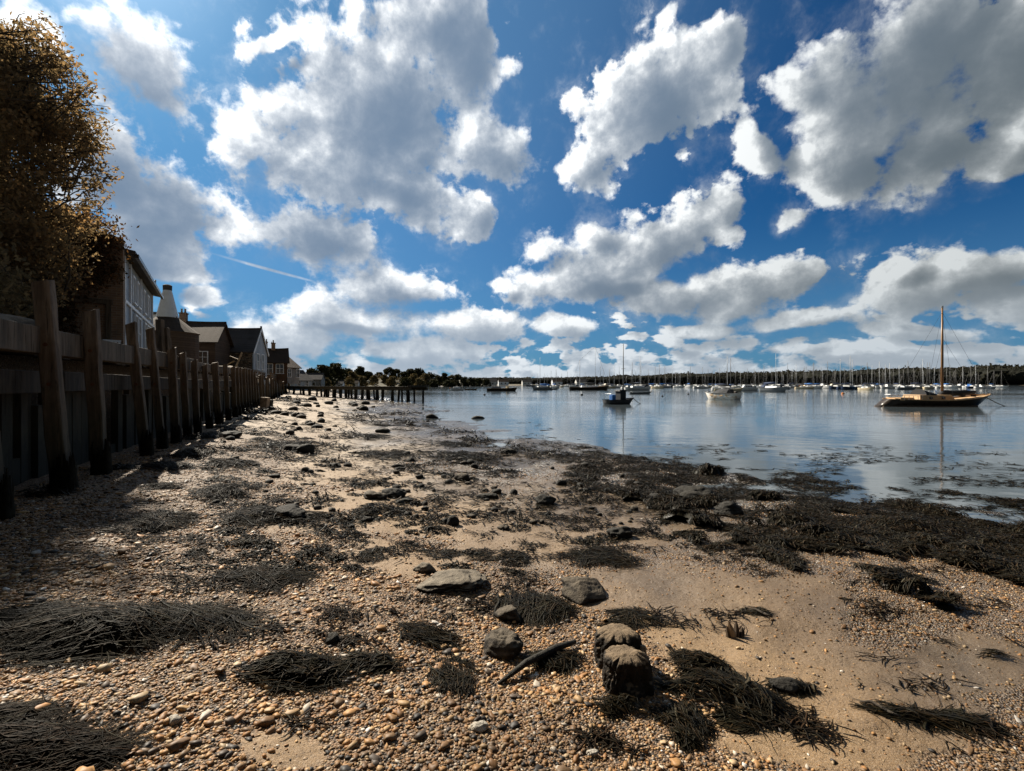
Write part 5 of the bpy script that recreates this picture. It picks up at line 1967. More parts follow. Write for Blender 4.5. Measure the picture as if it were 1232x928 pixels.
# ---- seaweed
def weed_clump(px, py, wpx, hpx, seed, label, n, head, spreadh=.5, lenf=.6, rad=.0026, hm=.05, squash=1.0, mat='weed', rag=.85, shear=0.0, group='clumps of wrack on the beach'):
    """(px,py) middle of the foot; the clump covers wpx by hpx pixels of ground"""
    r = np.random.default_rng(seed)
    hm = hm * .62
    x0, y0, z0 = pix(px, py)
    x1, y1, _ = pix(px, py - hpx)
    s = (y0 + y1) / 2 / 564
    A = wpx * s / 2
    cx, cy = (x0 + x1) / 2, (y0 + y1) / 2
    B = max(abs(y1 - y0) / 2 * squash, .05)

    def mound(x, y):
        q = ((x - cx - shear * (y - cy)) / A) ** 2 + ((y - cy) / B) ** 2
        return ground(x, y) + hm * np.maximum(0, 1 - q) * (.35 + 1.3 * fbm(x * 9 / max(.4, A * 2), y * 9 / max(.4, A * 2), 3, seed))
    a = r.uniform(0, 2 * math.pi, n)
    n = int(n * 1.5)
    a = r.uniform(0, 2 * math.pi, n)
    q = np.sqrt(r.random(n)) * .95
    S = np.stack([cx + A * q * np.cos(a), cy + B * q * np.sin(a), np.zeros(n)], 1)
    S[:, 0] += shear * (S[:, 1] - cy)
    gaps = fbm(S[:, 0] * 7 + seed, S[:, 1] * 9, 4, seed + 21)
    kp = gaps > (.36 + rag * .3 * q ** 2 if rag > 0 else -1)
    S, a, q = S[kp], a[kp], q[kp]
    n = len(S)
    locks = r.normal(0, spreadh, 14)
    nr = rng.random(n) < .3
    H = head + locks[(a * 14 / 6.29).astype(int) % 14] * .4 + (fbm(S[:, 0] * 3.2 + seed, S[:, 1] * 3.2, 3, seed + 9) - .5) * 7 * spreadh + r.normal(0, .17, n) + nr * r.normal(0, 1.1, n)
    n = len(S)
    L = lenf * 1.15 * r.uniform(.3, 1.15, n) * np.where(r.random(n) < .12, 1.5, 1) * min(A, .9)
    S[:, 0] -= np.cos(H) * L * .5
    S[:, 1] -= np.sin(H) * L * .5
    lift = r.random(n) ** 2 * hm * .8
    V, Fq = weed_tubes(S, H, L, .2, rad * .62 * r.uniform(.5, 1.7, n) * np.where(r.random(n) < .1, 2.4, 1), mound, 8, lift)
    # the matted underside
    m = 30
    g = np.linspace(-1, 1, m)
    GX, GY = np.meshgrid(g, g)
    rr = np.sqrt(GX ** 2 + GY ** 2)
    f = np.maximum(np.abs(GX), np.abs(GY)) / np.maximum(rr, 1e-6)
    edge = .88 + .26 * (fbm(GX * 2.2 + seed, GY * 2.2, 3, seed + 3) - .5)
    X = cx + GX * f * A * edge * .9
    Y = cy + GY * f * B * edge * .9
    X = X + shear * (Y - cy)
    ring = np.clip((1 - np.maximum(np.abs(GX), np.abs(GY))) * 5, 0, 1) * np.clip((fbm(X * 7 + seed, Y * 9, 4, seed + 21) - .40 - rag * .3 * np.maximum(np.abs(GX), np.abs(GY)) ** 2) * 12, 0, 1)
    Z = mound(X, Y) * 1.0 - .006 - .06 * (1 - ring) + (fbm(X * 30, Y * 30, 2, 6) - .5) * .02
    V2 = np.stack([X.ravel(), Y.ravel(), Z.ravel()], 1)
    i, j = np.meshgrid(np.arange(m - 1), np.arange(m - 1), indexing='ij')
    F2 = np.stack([i * m + j, i * m + j + 1, (i + 1) * m + j + 1, (i + 1) * m + j], -1).reshape(-1, 4)
    loc = np.array([cx, cy, z0])
    o = np_mesh('wrack_clump', V - loc, Fq, M[mat], None, True, weed_tubes.tone)
    o.location = loc
    if hm > .012: np_mesh('matted_base', V2 - loc, F2, M[mat], o, True)
    tag(o, label, 'seaweed', group)
    return o


W = weed_clump
E = 0.12
W(128, 800, 330, 78, 1, 'largest long dark wrack mound lying across the shingle at lower left', 2600, E, .5, .55, .0024, .10, 1.0, shear=.5)
W(245, 752, 130, 18, 2, 'thin right hand tail of the largest wrack mound', 500, E + .1, .2, .8, .0024, .04)
W(60, 932, 190, 62, 3, 'dark hairy wrack spread in the bottom left corner', 1500, .2, .4, .8, .0016, .035, mat='scrap')
W(30, 880, 120, 34, 4, 'thin brownish wrack just above the bottom left corner spread', 500, .1, .3, .8, .0016, .02, mat='scrap')
W(362, 828, 122, 40, 5, 'combed dark wrack heap at lower middle left', 1200, .55, .35, .8, .0024, .06)
W(452, 808, 96, 20, 6, 'flat wrack streak right of the combed heap', 420, .15, .4, .7, .0024, .03)
W(325, 712, 108, 30, 7, 'flat grey wrack tangle on shingle at middle left', 900, -.3, .5, .7, .0022, .035)
W(188, 646, 94, 32, 8, 'dark wrack clump at the edge of the tree shadow', 900, .1, .7, .6, .003, .07)
W(272, 608, 72, 24, 9, 'rounded wrack clump left of the spreading one', 700, .1, .8, .6, .0035, .09)
W(318, 638, 86, 28, 10, 'spreading wrack clump in front of the knobbly black stone', 800, -.3, .8, .7, .0033, .07)
W(372, 628, 46, 12, 11, 'small wrack wisp right of the knobbly black stone', 200, .1, .5, .7, .003, .03)
W(452, 626, 52, 18, 12, 'dark wrack clump below the stone pair', 500, .1, .8, .6, .0035, .07)
W(548, 845, 62, 52, 13, 'thin upright wrack spray on shingle at lower centre', 420, -1.2, .35, .8, .0022, .03)
W(518, 785, 84, 40, 14, 'loose grey wrack fan left of the rounded brown rock', 650, -.8, .6, .8, .0022, .03)
W(648, 752, 110, 34, 15, 'wrack fan trailing from the weedy brown stone', 900, -.4, .6, .8, .0022, .045)
W(672, 812, 70, 30, 16, 'wrack caught along the black stick', 450, .2, .6, .7, .0024, .04)
W(760, 762, 84, 28, 17, 'wisp of wrack behind the pair of stumps', 500, -.3, .6, .7, .0022, .03)
W(722, 688, 104, 30, 18, 'flat wrack patch above the rough brown topped rock', 800, -.2, .6, .7, .0025, .035)
W(590, 676, 70, 16, 19, 'faint wrack smear on sand above the wide flat rock', 260, .1, .5, .7, .0024, .012)
W(622, 684, 40, 16, 20, 'little wrack tuft right of the faint smear', 240, .1, .7, .7, .0026, .03)
W(530, 672, 56, 12, 21, 'thin wrack line above the left end of the wide flat rock', 220, .5, .4, .8, .0026, .012)
W(450, 680, 44, 22, 22, 'thin wrack streak on shingle left of the wide flat rock', 220, .7, .4, .8, .0026, .012)
W(870, 872, 130, 60, 23, 'heavy drape of black wrack spilling right from the front stump', 2300, -.75, .5, .75, .0023, .07, shear=-.3)
W(820, 905, 70, 62, 24, 'black wrack tail reaching down from the front stump', 900, -1.1, .4, .8, .0023, .045)
W(842, 818, 74, 30, 25, 'arched loop of wrack right behind the front stump', 600, -.4, .6, .8, .0024, .05)
W(752, 868, 70, 26, 26, 'wrack fringe hanging off the front stump face', 600, -1.3, .5, .8, .0022, .05)
W(905, 890, 70, 40, 27, 'thin outer wrack strands at the right end of the heavy drape', 330, -.7, .4, .9, .0022, .02)
W(1125, 880, 110, 22, 28, 'single long dark weed frond on the sand at lower right', 360, -.42, .12, .8, .0022, .02, shear=-3.0, rag=-1)
W(955, 836, 54, 14, 29, 'small wrack tuft around the black weedy lump', 260, -.2, .7, .7, .0025, .03, rag=-1)
W(912, 742, 44, 12, 30, 'slim wrack streak on smooth sand at right', 160, -.4, .3, .8, .0022, .012)
W(1210, 800, 60, 16, 31, 'wrack tuft at the right edge below the weed bank', 260, -.3, .5, .7, .0024, .03)
W(345, 548, 70, 20, 32, 'dark wrack around the two black stones up the beach', 500, .1, .9, .6, .005, .08)
W(278, 566, 60, 14, 33, 'dark wrack clump near the shadow edge by the piles', 400, .1, .8, .6, .005, .07)
W(232, 552, 44, 10, 34, 'dark wrack heap at the foot of the sixth pile', 300, .1, .8, .6, .005, .09)
W(200, 570, 60, 14, 35, 'wrack clump in the shade of the piles', 350, .1, .8, .6, .005, .06)
W(195, 592, 44, 10, 36, 'small wrack clump in shade above the shadow edge clump', 260, .1, .8, .6, .004, .05)
W(252, 532, 40, 12, 37, 'wrack heaped against the row of piles', 260, .1, .9, .6, .006, .12)
W(470, 556, 84, 14, 38, 'broken band of dark wrack across the middle beach', 420, .1, .9, .5, .006, .06)
W(560, 560, 90, 16, 39, 'wide band of dark wrack right of the middle beach', 420, .1, .9, .5, .006, .07)
W(548, 540, 60, 10, 40, 'narrow band of wrack behind the wide one', 300, .1, .9, .5, .006, .05)
W(440, 532, 66, 10, 41, 'far band of wrack towards the jetty', 300, .1, .9, .5, .008, .06)
W(60, 600, 60, 14, 42, 'wrack heap in deep shade behind the second pile', 260, .1, .9, .6, .005, .09)
W(20, 560, 50, 14, 43, 'wrack heap in deep shade behind the nearest pile', 260, .1, .9, .6, .005, .09)
W(140, 570, 50, 10, 44, 'wrack in shade between the second and third piles', 260, .1, .9, .6, .005, .07)


def inside(px, py, poly):
    c = np.zeros(px.shape, bool)
    for (ax, ay), (bx, by) in zip(poly, poly[1:] + poly[:1]):
        m = ((ay > py) != (by > py)) & (px < (bx - ax) * (py - ay) / (by - ay + 1e-12) + ax)
        c ^= m
    return c


BED = [(660, 540), (720, 542), (800, 553), (880, 566), (960, 578), (1060, 594), (1140, 604), (1260, 614), (1400, 626), (1420, 800), (1232, 772), (1160, 752), (1090, 738), (1030, 722), (960, 700), (880, 676), (820, 655), (790, 622), (740, 600), (690, 578)]
BW = [pix(a, b)[:2] for a, b in BED]


def weed_bed():
    """the thick carpet of wrack along the water's edge"""
    r = np.random.default_rng(4)
    bx = np.array([p[0] for p in BW])
    by = np.array([p[1] for p in BW])
    mounds = []
    for k in range(150):
        px, py = r.uniform(700, 1330), r.uniform(556, 760)
        if inside(np.array([px]), np.array([py]), BED)[0]:
            x, y, _ = pix(px, py)
            mounds.append((x, y, r.uniform(.12, .45) * (.6 + y / 18), r.uniform(.03, .14) * (1.25 if py < 650 else .6)))

    def mz(x, y):
        z = ground(x, y)
        add = np.zeros(x.shape)
        for mx, my, mr, mh in mounds:
            add = np.maximum(add, mh * np.maximum(0, 1 - ((x - mx) ** 2 + ((y - my) * 1.2) ** 2) / mr ** 2))
        return np.maximum(z, WATER - .01) + add * (.6 + .8 * fbm(x * 7, y * 7, 3, 3)) + .012
    n = 260000
    px, py = r.uniform(640, 1420, n), r.uniform(545, 800, n)
    d = 1.72 * 564 / (py - HY)
    x, y = (px - CX) / 564 * d, d
    nz = fbm(x * .9, y * .9, 5, 61)
    # depth inside the polygon by noise-eroded edge
    ins = inside(px + (nz - .5) * 120, py + (fbm(x * 1.1, y * 1.1, 4, 62) - .5) * 70, BED)
    nz2 = fbm(x * 2.3, y * 2.3, 4, 63)
    thr = np.interp(py, [560, 640, 720, 780], [.40, .445, .47, .50])
    keep = ins & (nz2 > thr)
    x, y = x[keep][:56000], y[keep][:56000]
    m = len(x)
    a = r.uniform(0, 6.28, 24)
    H = fbm(x * 1.9, y * 1.9, 3, 7) * 14 + r.normal(0, 1.0, m)
    L = r.uniform(.03, .14, m) * (.7 + y / 14)
    V, Fq = weed_tubes(np.stack([x, y, np.zeros(m)], 1), H, L, .45, (.0020 + y * .0003) * r.uniform(.6, 1.5, m), mz, 4, r.random(m) ** 2 * .03)
    # matted ground under the strands
    VV, FF, off = [V], [Fq], len(V)
    tone = weed_tubes.tone
    gx, gy = np.meshgrid(np.linspace(-1, 14, 430), np.linspace(2.6, 17, 420))
    Z = mz(gx, gy) - .016
    dd = gy
    gpx, gpy = CX + gx / dd * 564, HY + (CAMZ + .22) / dd * 564
    nzz = fbm(gx * .9, gy * .9, 5, 61)
    ins = inside(gpx + (nzz - .5) * 120, gpy + (fbm(gx * 1.1, gy * 1.1, 4, 62) - .5) * 70, BED)
    ok = ins & (fbm(gx * 2.3, gy * 2.3, 4, 63) > np.interp(gpy, [560, 640, 720, 780], [.46, .51, .54, .59]))
    Z = np.where(ok, Z + (fbm(gx * 14, gy * 14, 3, 2) - .5) * .035, Z - .05)
    h_, w_ = gx.shape
    i, j = np.meshgrid(np.arange(h_ - 1), np.arange(w_ - 1), indexing='ij')
    q = np.stack([i * w_ + j, i * w_ + j + 1, (i + 1) * w_ + j + 1, (i + 1) * w_ + j], -1)
    okq = (ok[:-1, :-1] | ok[1:, :-1] | ok[:-1, 1:] | ok[1:, 1:])
    q = q[okq]
    used_, inv_ = np.unique(q, return_inverse=True)
    VV.append(np.stack([gx.ravel(), gy.ravel(), Z.ravel()], 1)[used_])
    FF.append(inv_.reshape(-1, 4) + off)
    VA = np.concatenate(VV)
    o = np_mesh('seaweed_bank', VA, np.concatenate(FF), M['weedbed'], None, True, np.concatenate([tone, np.tile([.3, .3, .3], (len(VA) - len(tone), 1))]))
    tag(o, kind='stuff')


weed_bed()


def scraps():
    """thin scatter of weed scraps over the whole beach and rafts of weed in the shallows"""
    r = np.random.default_rng(8)
    n = 70000
    px, py = r.uniform(150, 1232, n), 470 + 450 * r.random(n) ** 2.2
    d = 1.55 * 564 / (py - HY)
    x, y = (px - CX) / 564 * d, d
    q = fbm(px / 70, py / 17, 4, 91)
    q2 = fbm(x * 2.2, y * 2.2, 4, 92)
    g = ground(x, y)
    thr = np.interp(py, [470, 520, 600, 700, 928], [.47, .50, .55, .60, .64])
    keep = (q * .55 + q2 * .45 > thr) & (wall_t(x, y) > -.3) & (g > WATER - .02)
    x, y, dd = x[keep][:13000], y[keep][:13000], d[keep][:13000]
    m = len(x)
    V, Fq = weed_tubes(np.stack([x, y, np.zeros(m)], 1), r.uniform(0, 6.28, m), r.uniform(.03, .10, m) * (1 + dd / 7), .35, .0022 + .00042 * dd * r.uniform(.6, 1.3, m),
                       lambda a, b: ground(a, b) + .004, 4, r.random(m) ** 2 * .012 * (1 + dd / 6))
    o = np_mesh('weed_scraps', V, Fq, M['scrap'], None, True, weed_tubes.tone)
    tag(o, kind='stuff')
    # knots of dark weed standing a little proud, over the middle and far beach
    XS, YS, HS, LS, RS, LI = [], [], [], [], [], []
    for k in range(720):
        cx_, cy_ = r.uniform(230, 830), 480 + 210 * r.random() ** 1.4
        wx_, wy_, _ = pix(cx_, cy_)
        if wall_t(wx_, wy_) < -.2 or fbm(np.array([cx_ / 80.0]), np.array([cy_ / 22.0]), 3, 17)[0] < .42 or float(ground(wx_, wy_)) < WATER + .02: continue
        rr_ = r.uniform(3, 15) * wy_ / 564 * (1 if r.random() < .8 else 1.8)
        n_ = int(r.integers(20, 90))
        a_ = r.uniform(0, 6.28, n_)
        q_ = np.sqrt(r.random(n_)) * rr_
        XS.append(wx_ + q_ * np.cos(a_) * 1.5)
        YS.append(wy_ + q_ * np.sin(a_) * 1.2)
        HS.append(r.uniform(0, 6.28, n_))
        LS.append(rr_ * r.uniform(.3, .9, n_))
        RS.append((.002 + .0006 * wy_) * r.uniform(.6, 1.4, n_))
        LI.append(np.maximum(0, 1 - q_ / rr_) * rr_ * r.uniform(.3, .95) * r.random(n_))
    XS, YS, HS, LS, RS, LI = (np.concatenate(q) for q in (XS, YS, HS, LS, RS, LI))
    V, Fq = weed_tubes(np.stack([XS, YS, 0 * XS], 1), HS, LS, .5, RS, lambda a, b: ground(a, b) + .003, 4, LI)
    o = np_mesh('weed_knots', V, Fq, M['weed'], None, True, weed_tubes.tone)
    tag(o, kind='stuff')
    # rafts lying in the shallows
    n = 60000
    px, py = r.uniform(480, 1400, n), 478 + 150 * r.random(n) ** 1.3
    d = 1.8 * 564 / (py - HY)
    x, y = (px - CX) / 564 * d, d
    s = -shore_sd(x, y)
    q = fbm(px / 70, py / 6, 5, 95, .6)
    s = np.asarray(s)
    dd_ok = (d < 30) & (r.random(n) < np.clip(6 / d, 0, 1) ** 2) & ((s < 3.0) | (d < 14))
    patch = np.zeros(n)
    for a, b, rx, ry in ((762, 550, 52, 9), (800, 562, 60, 6), (700, 528, 60, 4), (940, 582, 48, 8), (965, 590, 60, 8), (880, 552, 46, 4), (640, 510, 60, 3), (1060, 612, 70, 8), (560, 497, 60, 2.5), (900, 565, 70, 4), (1015, 540, 70, 1.5), (1110, 600, 60, 5)):
        patch = np.maximum(patch, 1.15 - np.hypot((px - a) / rx, (py - b) / ry))
    keep = (s > -1.0) & (dd_ok) & (((q > .60 + np.clip(s, 0, 12) * .022)) | (patch + (q - .5) * 4.0 > .45))
    x, y, dd = x[keep][:9000], y[keep][:9000], d[keep][:9000]
    m = len(x)
    V, Fq = weed_tubes(np.stack([x, y, np.zeros(m)], 1), r.normal(0, .7, m), r.uniform(.06, .2, m) * (.6 + dd / 11), .3, .004 + .00035 * dd * r.uniform(.6, 1.3, m),
                       lambda a, b: np.maximum(ground(a, b), WATER) + .003, 4, r.random(m) ** 2 * .03)
    o = np_mesh('floating_weed', V, Fq, M['weedbed'], None, True, weed_tubes.tone)
    tag(o, kind='stuff')


scraps()

# ------------------------------------------------------------------ sky
def place(px, py, rx, ry, rot):
    """centre, radii and turn of a cloud lobe in azimuth and elevation"""
    def ae(x, y):
        u, v = uv(x, y)
        return math.atan(u), math.atan2(v, math.hypot(u, 1))
    c0 = ae(px, py)
    r = R(rot)
    p1 = ae(px + rx * .5 * math.cos(r), py - rx * .5 * math.sin(r))
    p2 = ae(px - ry * .5 * math.sin(r), py - ry * .5 * math.cos(r))
    a1 = (2 * (p1[0] - c0[0]), 2 * (p1[1] - c0[1]))
    a2 = (2 * (p2[0] - c0[0]), 2 * (p2[1] - c0[1]))
    return c0, math.hypot(*a1), math.hypot(*a2), math.atan2(a1[1], a1[0])


def build_world():
    w = bpy.data.worlds.new('World')
    scene.world = w
    w.use_nodes = True
    t = NT(w.node_tree)
    for n in list(t.n): t.n.remove(n)
    out = t.new('ShaderNodeOutputWorld')
    bg = t.new('ShaderNodeBackground', Strength=.083)
    t.l.new(bg.outputs[0], out.inputs[0])
    D = t.new('ShaderNodeTexCoord').outputs['Generated']
    sky = t.new('ShaderNodeTexSky', {'sky_type': 'NISHITA', 'sun_disc': False, 'sun_elevation': SUN_EL, 'sun_rotation': SUN_AZ,
                                     'air_density': 1.0, 'dust_density': .6, 'ozone_density': 3.0, 'altitude': 10})
    s3 = t.new('ShaderNodeSeparateXYZ', i0=D)
    az = t.math('ARCTAN2', s3.outputs[0], s3.outputs[1])
    el = t.math('ARCSINE', s3.outputs[2])
    Q = t.new('ShaderNodeCombineXYZ', i0=az, i1=el).outputs[0]

    Qw = t.vmath('ADD', Q, t.vmath('SCALE', t.vmath('SUBTRACT', t.noise(Q, 4.0, 4, .55, out='Color'), (.5, .5, .5)), scale=.16))
    # the density of the cumulus field at a point of the sky (azimuth, elevation)
    g = bpy.data.node_groups.new('cloud_density', 'ShaderNodeTree')
    g.interface.new_socket('Q', in_out='INPUT', socket_type='NodeSocketVector')
    g.interface.new_socket('Density', in_out='OUTPUT', socket_type='NodeSocketFloat')
    g.interface.new_socket('Soft', in_out='OUTPUT', socket_type='NodeSocketFloat')
    G = NT(g)
    gi, go = G.n.new('NodeGroupInput'), G.n.new('NodeGroupOutput')
    q = gi.outputs[0]
    sepq = G.new('ShaderNodeSeparateXYZ', i0=q)
    e = sepq.outputs[1]
    warp = G.noise(q, 3.0, 3, .5, out='Color')
    qw = G.vmath('ADD', q, G.vmath('SCALE', G.vmath('SUBTRACT', warp, (.5, .5, .5)), scale=.10))
    acc = None
    for (px, py, rx, ry, rot) in CLOUDS:
        c0, c1, c2, r0 = place(px, py, rx, ry, rot)
        mp = G.new('ShaderNodeMapping', {'vector_type': 'TEXTURE'})
        if acc is None: G.l.new(qw, mp.inputs[0])
        else:   # chained one after another, so that few values have to be kept at a time
            ma = G.new('ShaderNodeVectorMath', {'operation': 'MULTIPLY_ADD'}, i0=acc, i1=(0, 0, 1e-7), i2=qw)
            G.l.new(ma.outputs[0], mp.inputs[0])
        mp.inputs['Location'].default_value = (*c0, 0)
        mp.inputs['Rotation'].default_value = (0, 0, r0)
        mp.inputs['Scale'].default_value = (c1, c2, 1)
        ln = G.vmath('LENGTH', mp.outputs[0], out=1)
        acc = ln if acc is None else G.math('SMOOTH_MIN', acc, ln, .35)
    blob = G.math('SUBTRACT', 1.0, acc)
    # a low bank of small clouds towards the horizon, all the way round
    lowv = G.vmath('MULTIPLY', qw, (1, 2.0, 1))
    low = G.noise(lowv, 15.0, 4, .5)
    low = G.math('ADD', G.math('MULTIPLY', G.math('SUBTRACT', low, .5), 4.2), G.ramp(e, .02, .25, .5, -1.3, False))
    blob = G.math('SMOOTH_MAX', blob, low, .2)
    # unseen broken cloud added behind the camera and overhead, to neutralise blue ambient
    back = G.math('MAXIMUM', G.ramp(G.math('ABSOLUTE', sepq.outputs[0]), 1.0, 1.5), G.ramp(e, .72, .95))
    bn = G.math('SUBTRACT', G.math('MULTIPLY', G.math('SUBTRACT', G.noise(qw, 1.8, 3, .5), .38), 4.0), G.math('MULTIPLY', G.math('SUBTRACT', 1.0, back), 4.0))
    blob = G.math('SMOOTH_MAX', blob, bn, .2)
    nq = G.vmath('ADD', q, G.vmath('SCALE', G.vmath('SUBTRACT', G.noise(q, 11.0, 3, .6, out='Color'), (.5, .5, .5)), scale=.035))
    n1 = G.noise(nq, 8.0, 13, .56)
    n2 = G.noise(G.vmath('MULTIPLY', q, (1, 1.25, 1)), 21.0, 9, .6)
    nf = G.ramp(e, .05, .35, .4, 1.0)
    dn = G.math('ADD', G.math('MULTIPLY', G.math('MULTIPLY', G.math('SUBTRACT', n1, .5), 3.8), nf), G.math('MULTIPLY', G.math('SUBTRACT', n2, .5), 1.3))
    blob = G.math('SMOOTH_MIN', G.math('ADD', blob, .10), 1.7, .4)
    dn = G.math('MULTIPLY', dn, G.ramp(blob, .35, 1.1, 1.0, .5))
    G.l.new(G.math('ADD', blob, dn), go.inputs[0])
    G.l.new(G.math('ADD', blob, G.math('MULTIPLY', dn, .45)), go.inputs[1])

    def dens(vec):
        n = t.new('ShaderNodeGroup', {'node_tree': g})
        t.l.new(vec, n.inputs[0])
        return n.outputs
    d0, soft0 = dens(Q)
    tosun = t.vmath('NORMALIZE', t.vmath('SUBTRACT', (SUN_AZ, SUN_EL + .25, 0), Q))
    q2 = t.vmath('ADD', Q, t.vmath('SCALE', tosun, scale=.04))
    d1, soft1 = dens(t.new('ShaderNodeVectorMath', {'operation': 'MULTIPLY_ADD'}, i0=d0, i1=(0, 0, 1e-7), i2=q2).outputs[0])
    wisp = t.ramp(t.noise(Q, 3.3, 3, .5), .35, .65, .22, .6)
    alpha = t.ramp(d0, -.03, wisp)
    veil = t.math('MULTIPLY', t.ramp(d0, -.7, .25), t.ramp(t.noise(Qw, 9.0, 6, .65), .45, .75, 0, .38))      # thin torn vapour round the clouds
    alpha = t.math('MAXIMUM', alpha, veil)
    c0, c1, c2, r0 = place(322, 324, 82, 2.6, -15)      # a short vapour trail
    tr = t.new('ShaderNodeMapping', {'vector_type': 'TEXTURE'})
    t.l.new(Q, tr.inputs[0])
    tr.inputs['Location'].default_value = (*c0, 0)
    tr.inputs['Rotation'].default_value = (0, 0, r0)
    tr.inputs['Scale'].default_value = (c1, c2, 1)
    trail = t.math('MULTIPLY', t.ramp(t.vmath('LENGTH', tr.outputs[0], out=1), .2, 1.0, .75, 0), t.ramp(t.noise(Q, 30.0, 3), .3, .6, .5, 1))
    alpha = t.math('MAXIMUM', alpha, trail)
    thick = t.math('MAXIMUM', soft0, 0)
    # the thick, dark middles of the big clouds
    dk = d1
    core = None
    for (px, py, rx, ry, rot) in CORES:
        c0, c1, c2, r0 = place(px, py, rx, ry, rot)
        mp = t.new('ShaderNodeMapping', {'vector_type': 'TEXTURE'})
        src = t.new('ShaderNodeVectorMath', {'operation': 'MULTIPLY_ADD'}, i0=dk if core is None else core, i1=(0, 0, 1e-7), i2=Qw)
        t.l.new(src.outputs[0], mp.inputs[0])
        mp.inputs['Location'].default_value = (*c0, 0)
        mp.inputs['Rotation'].default_value = (0, 0, r0)
        mp.inputs['Scale'].default_value = (c1, c2, 1)
        f = t.ramp(t.vmath('LENGTH', mp.outputs[0], out=1), .25, 1.15, 1, 0)
        core = f if core is None else t.math('MAXIMUM', core, f)
    m1 = t.noise(Q, 9.0, 10, .6, .3)
    shade = t.math('ADD', t.math('MULTIPLY', t.math('MAXIMUM', soft1, 0), .62), t.math('MULTIPLY', thick, .42))
    shade = t.math('ADD', shade, t.math('MULTIPLY', core, .75))
    shade = t.math('ADD', shade, t.math('MULTIPLY', t.math('SUBTRACT', t.math('MAXIMUM', d1, -.3), d0), .5))
    shade = t.math('ADD', shade, t.math('MULTIPLY', t.math('SUBTRACT', m1, .5), 2.0))
    m2 = t.noise(Q, 30.0, 6, .6)
    shade = t.math('ADD', shade, t.math('ADD', .10, t.math('MULTIPLY', t.math('SUBTRACT', m2, .5), .7)))
    lit = t.math('POWER', 2.718, t.math('MULTIPLY', t.math('MAXIMUM', shade, 0), -2.1))
    # toward the sun the light is stronger
    sd = (math.sin(SUN_AZ) * math.cos(SUN_EL), math.cos(SUN_AZ) * math.cos(SUN_EL), math.sin(SUN_EL))
    cs = t.vmath('DOT_PRODUCT', D, sd, out=1)
    prox = t.ramp(cs, .1, .95)
    white = t.mix(prox, WHITE0, WHITE1)
    grey = t.mix(prox, GREY0, GREY1)
    cc = t.mix(lit, grey, white)
    behind = t.ramp(t.math('ABSOLUTE', az), 1.0, 1.6)      # unseen cloud behind the camera pulled to grey, to lower the ambient
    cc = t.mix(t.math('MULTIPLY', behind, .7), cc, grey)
    # sky colour: the deep polarised blue of the photograph away from the sun
    sk = t.mix(1, sky.outputs[0], SKY_TINT, 'MULTIPLY')
    sk = t.mix(t.math('MULTIPLY', t.math('POWER', prox, 3.0), .3), sk, (1.5, 3.0, 4.7, 1))
    # thin bright air low down
    sk = t.mix(t.ramp(el, 0, .34, .5, 0), sk, (.8, 1.75, 2.9, 1))
    airf = t.ramp(el, 0, .2, .62, 0)
    cc = t.mix(airf, cc, AIR)
    c = t.mix(alpha, sk, cc)
    glow = t.math('MULTIPLY', t.math('POWER', t.math('MAXIMUM', cs, 0), 90), 2.0)
    c = t.mix(1, c, t.new('ShaderNodeCombineXYZ', i0=glow, i1=glow, i2=glow).outputs[0], 'ADD')
    low_c = t.ramp(el, -.03, -.005)
    c = t.mix(low_c, (.5, .5, .5, 1), c)
    over = t.math('MAXIMUM', behind, t.ramp(el, .75, 1.0))     # unseen sky overhead and behind, darkened to cut ambient light
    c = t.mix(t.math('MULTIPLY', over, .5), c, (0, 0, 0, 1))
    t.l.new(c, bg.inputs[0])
    w.cycles.sampling_method = 'MANUAL'
    w.cycles.sample_map_resolution = 512


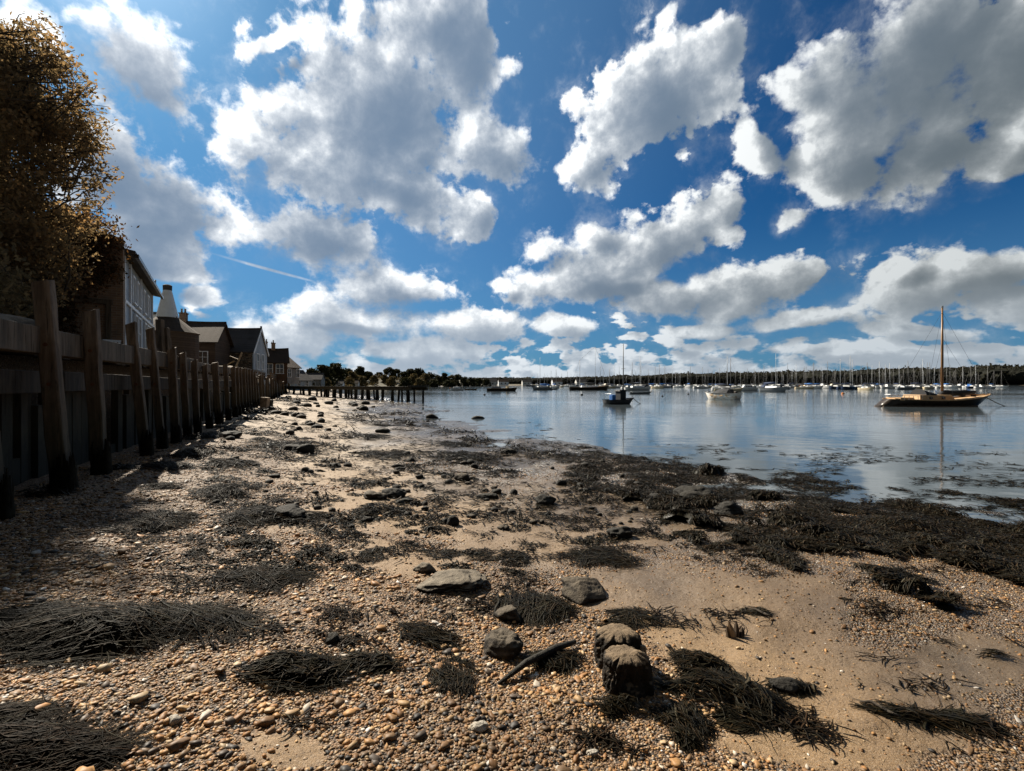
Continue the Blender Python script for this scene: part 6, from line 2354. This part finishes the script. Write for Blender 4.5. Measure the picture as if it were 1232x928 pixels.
WHITE0, WHITE1 = (3.6, 3.8, 3.85, 1), (7.2, 7.35, 7.4, 1)
GREY0, GREY1 = (.66, .82, .93, 1), (.95, 1.4, 2.05, 1)
AIR = (2.75, 3.2, 3.7, 1)
SKY_TINT = (.042, .185, .315, 1)
CORES = [(480, 165, 95, 75, 30), (560, 80, 45, 70, -10), (470, 235, 55, 25, 0), (185, 245, 105, 62, -25), (385, 285, 80, 26, -12), (1110, 105, 120, 70, 20), (1100, 190, 120, 40, 20), (1200, 120, 60, 80, 0), (805, 140, 38, 55, 20),
         (1195, 345, 80, 14, 5), (750, 350, 60, 10, 5), (430, 392, 60, 8, 0), (150, 290, 90, 40, 0)]
CLOUDS = [(440, 110, 135, 105, 20), (555, 70, 55, 105, -10), (590, 185, 62, 50, 0), (400, 205, 90, 60, 0), (500, 25, 80, 55, 0), (345, 135, 42, 42, 0),
          (480, 240, 70, 40, -10), (566, 262, 33, 34, -40), (380, 285, 88, 34, -12), (330, 55, 45, 16, 20),
          (125, 195, 84, 68, -35), (200, 252, 95, 56, -25), (150, 295, 85, 46, 0), (182, 90, 72, 54, -45), (58, 62, 46, 26, -35),
          (250, 358, 26, 14, 0), (215, 330, 55, 14, 0),
          (770, 135, 88, 76, 20), (852, 62, 48, 30, 55), (700, 195, 42, 24, 30), (800, 20, 26, 9, 55),
          (912, 190, 50, 22, -50), (948, 265, 30, 17, 25), (1010, 130, 88, 100, 20), (1120, 70, 130, 100, 10), (1230, 60, 120, 95, 0), (1060, 150, 75, 65, 0), (1050, 120, 60, 60, 0),
          (1010, 200, 78, 46, 0), (1085, 120, 90, 80, 0), (960, 110, 50, 40, 0), (1200, 190, 52, 22, 20), (1110, 180, 90, 45, 15),
          (690, 335, 95, 29, 10), (790, 295, 98, 40, 20), (865, 258, 38, 24, 15), (655, 302, 30, 18, 20), (715, 285, 22, 16, 0),
          (815, 352, 92, 26, 5), (905, 354, 98, 28, 15), (960, 388, 80, 13, 5), (845, 396, 60, 10, 0), (1100, 398, 70, 11, 0), (975, 335, 30, 22, 40), (680, 390, 40, 17, 0),
          (1170, 318, 110, 32, 5), (1220, 350, 90, 30, 0), (1085, 355, 70, 24, 10), (1065, 325, 30, 12, 25),
          (490, 350, 82, 21, -5), (570, 388, 66, 21, 0), (425, 382, 96, 28, -8), (350, 408, 95, 26, 0), (500, 418, 80, 15, 0), (600, 340, 16, 9, 0)]
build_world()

sun = bpy.data.lights.new('sun', 'SUN')
sun.energy = 5.0
sun.angle = R(.5)
sun.color = (1, .91, .77)
so = bpy.data.objects.new('sun', sun)
COL.objects.link(so)
sdv = Vector((math.sin(SUN_AZ) * math.cos(SUN_EL), math.cos(SUN_AZ) * math.cos(SUN_EL), math.sin(SUN_EL)))
so.rotation_euler = sdv.to_track_quat('Z', 'Y').to_euler()

cam = bpy.data.cameras.new('camera')
cam.sensor_width = 36
cam.lens = 36 * F
cam.clip_start = .05
cam.clip_end = 20000
co = bpy.data.objects.new('camera', cam)
COL.objects.link(co)
co.location = (0, 0, CAMZ)
co.rotation_euler = (R(90) - math.atan(1.5 / 564), 0, 0)
scene.camera = co

vs = scene.view_settings
vs.view_transform = 'Standard'
vs.look = 'None'
vs.exposure = 1.12
vs.gamma = 1.0
vs.use_curve_mapping = False
scene.render.engine = 'CYCLES'
cy = scene.cycles
cy.max_bounces = 5
cy.diffuse_bounces = 3
cy.glossy_bounces = 3
cy.transmission_bounces = 3
cy.transparent_max_bounces = 4
cy.use_denoising = True
cy.caustics_reflective = False
cy.caustics_refractive = False
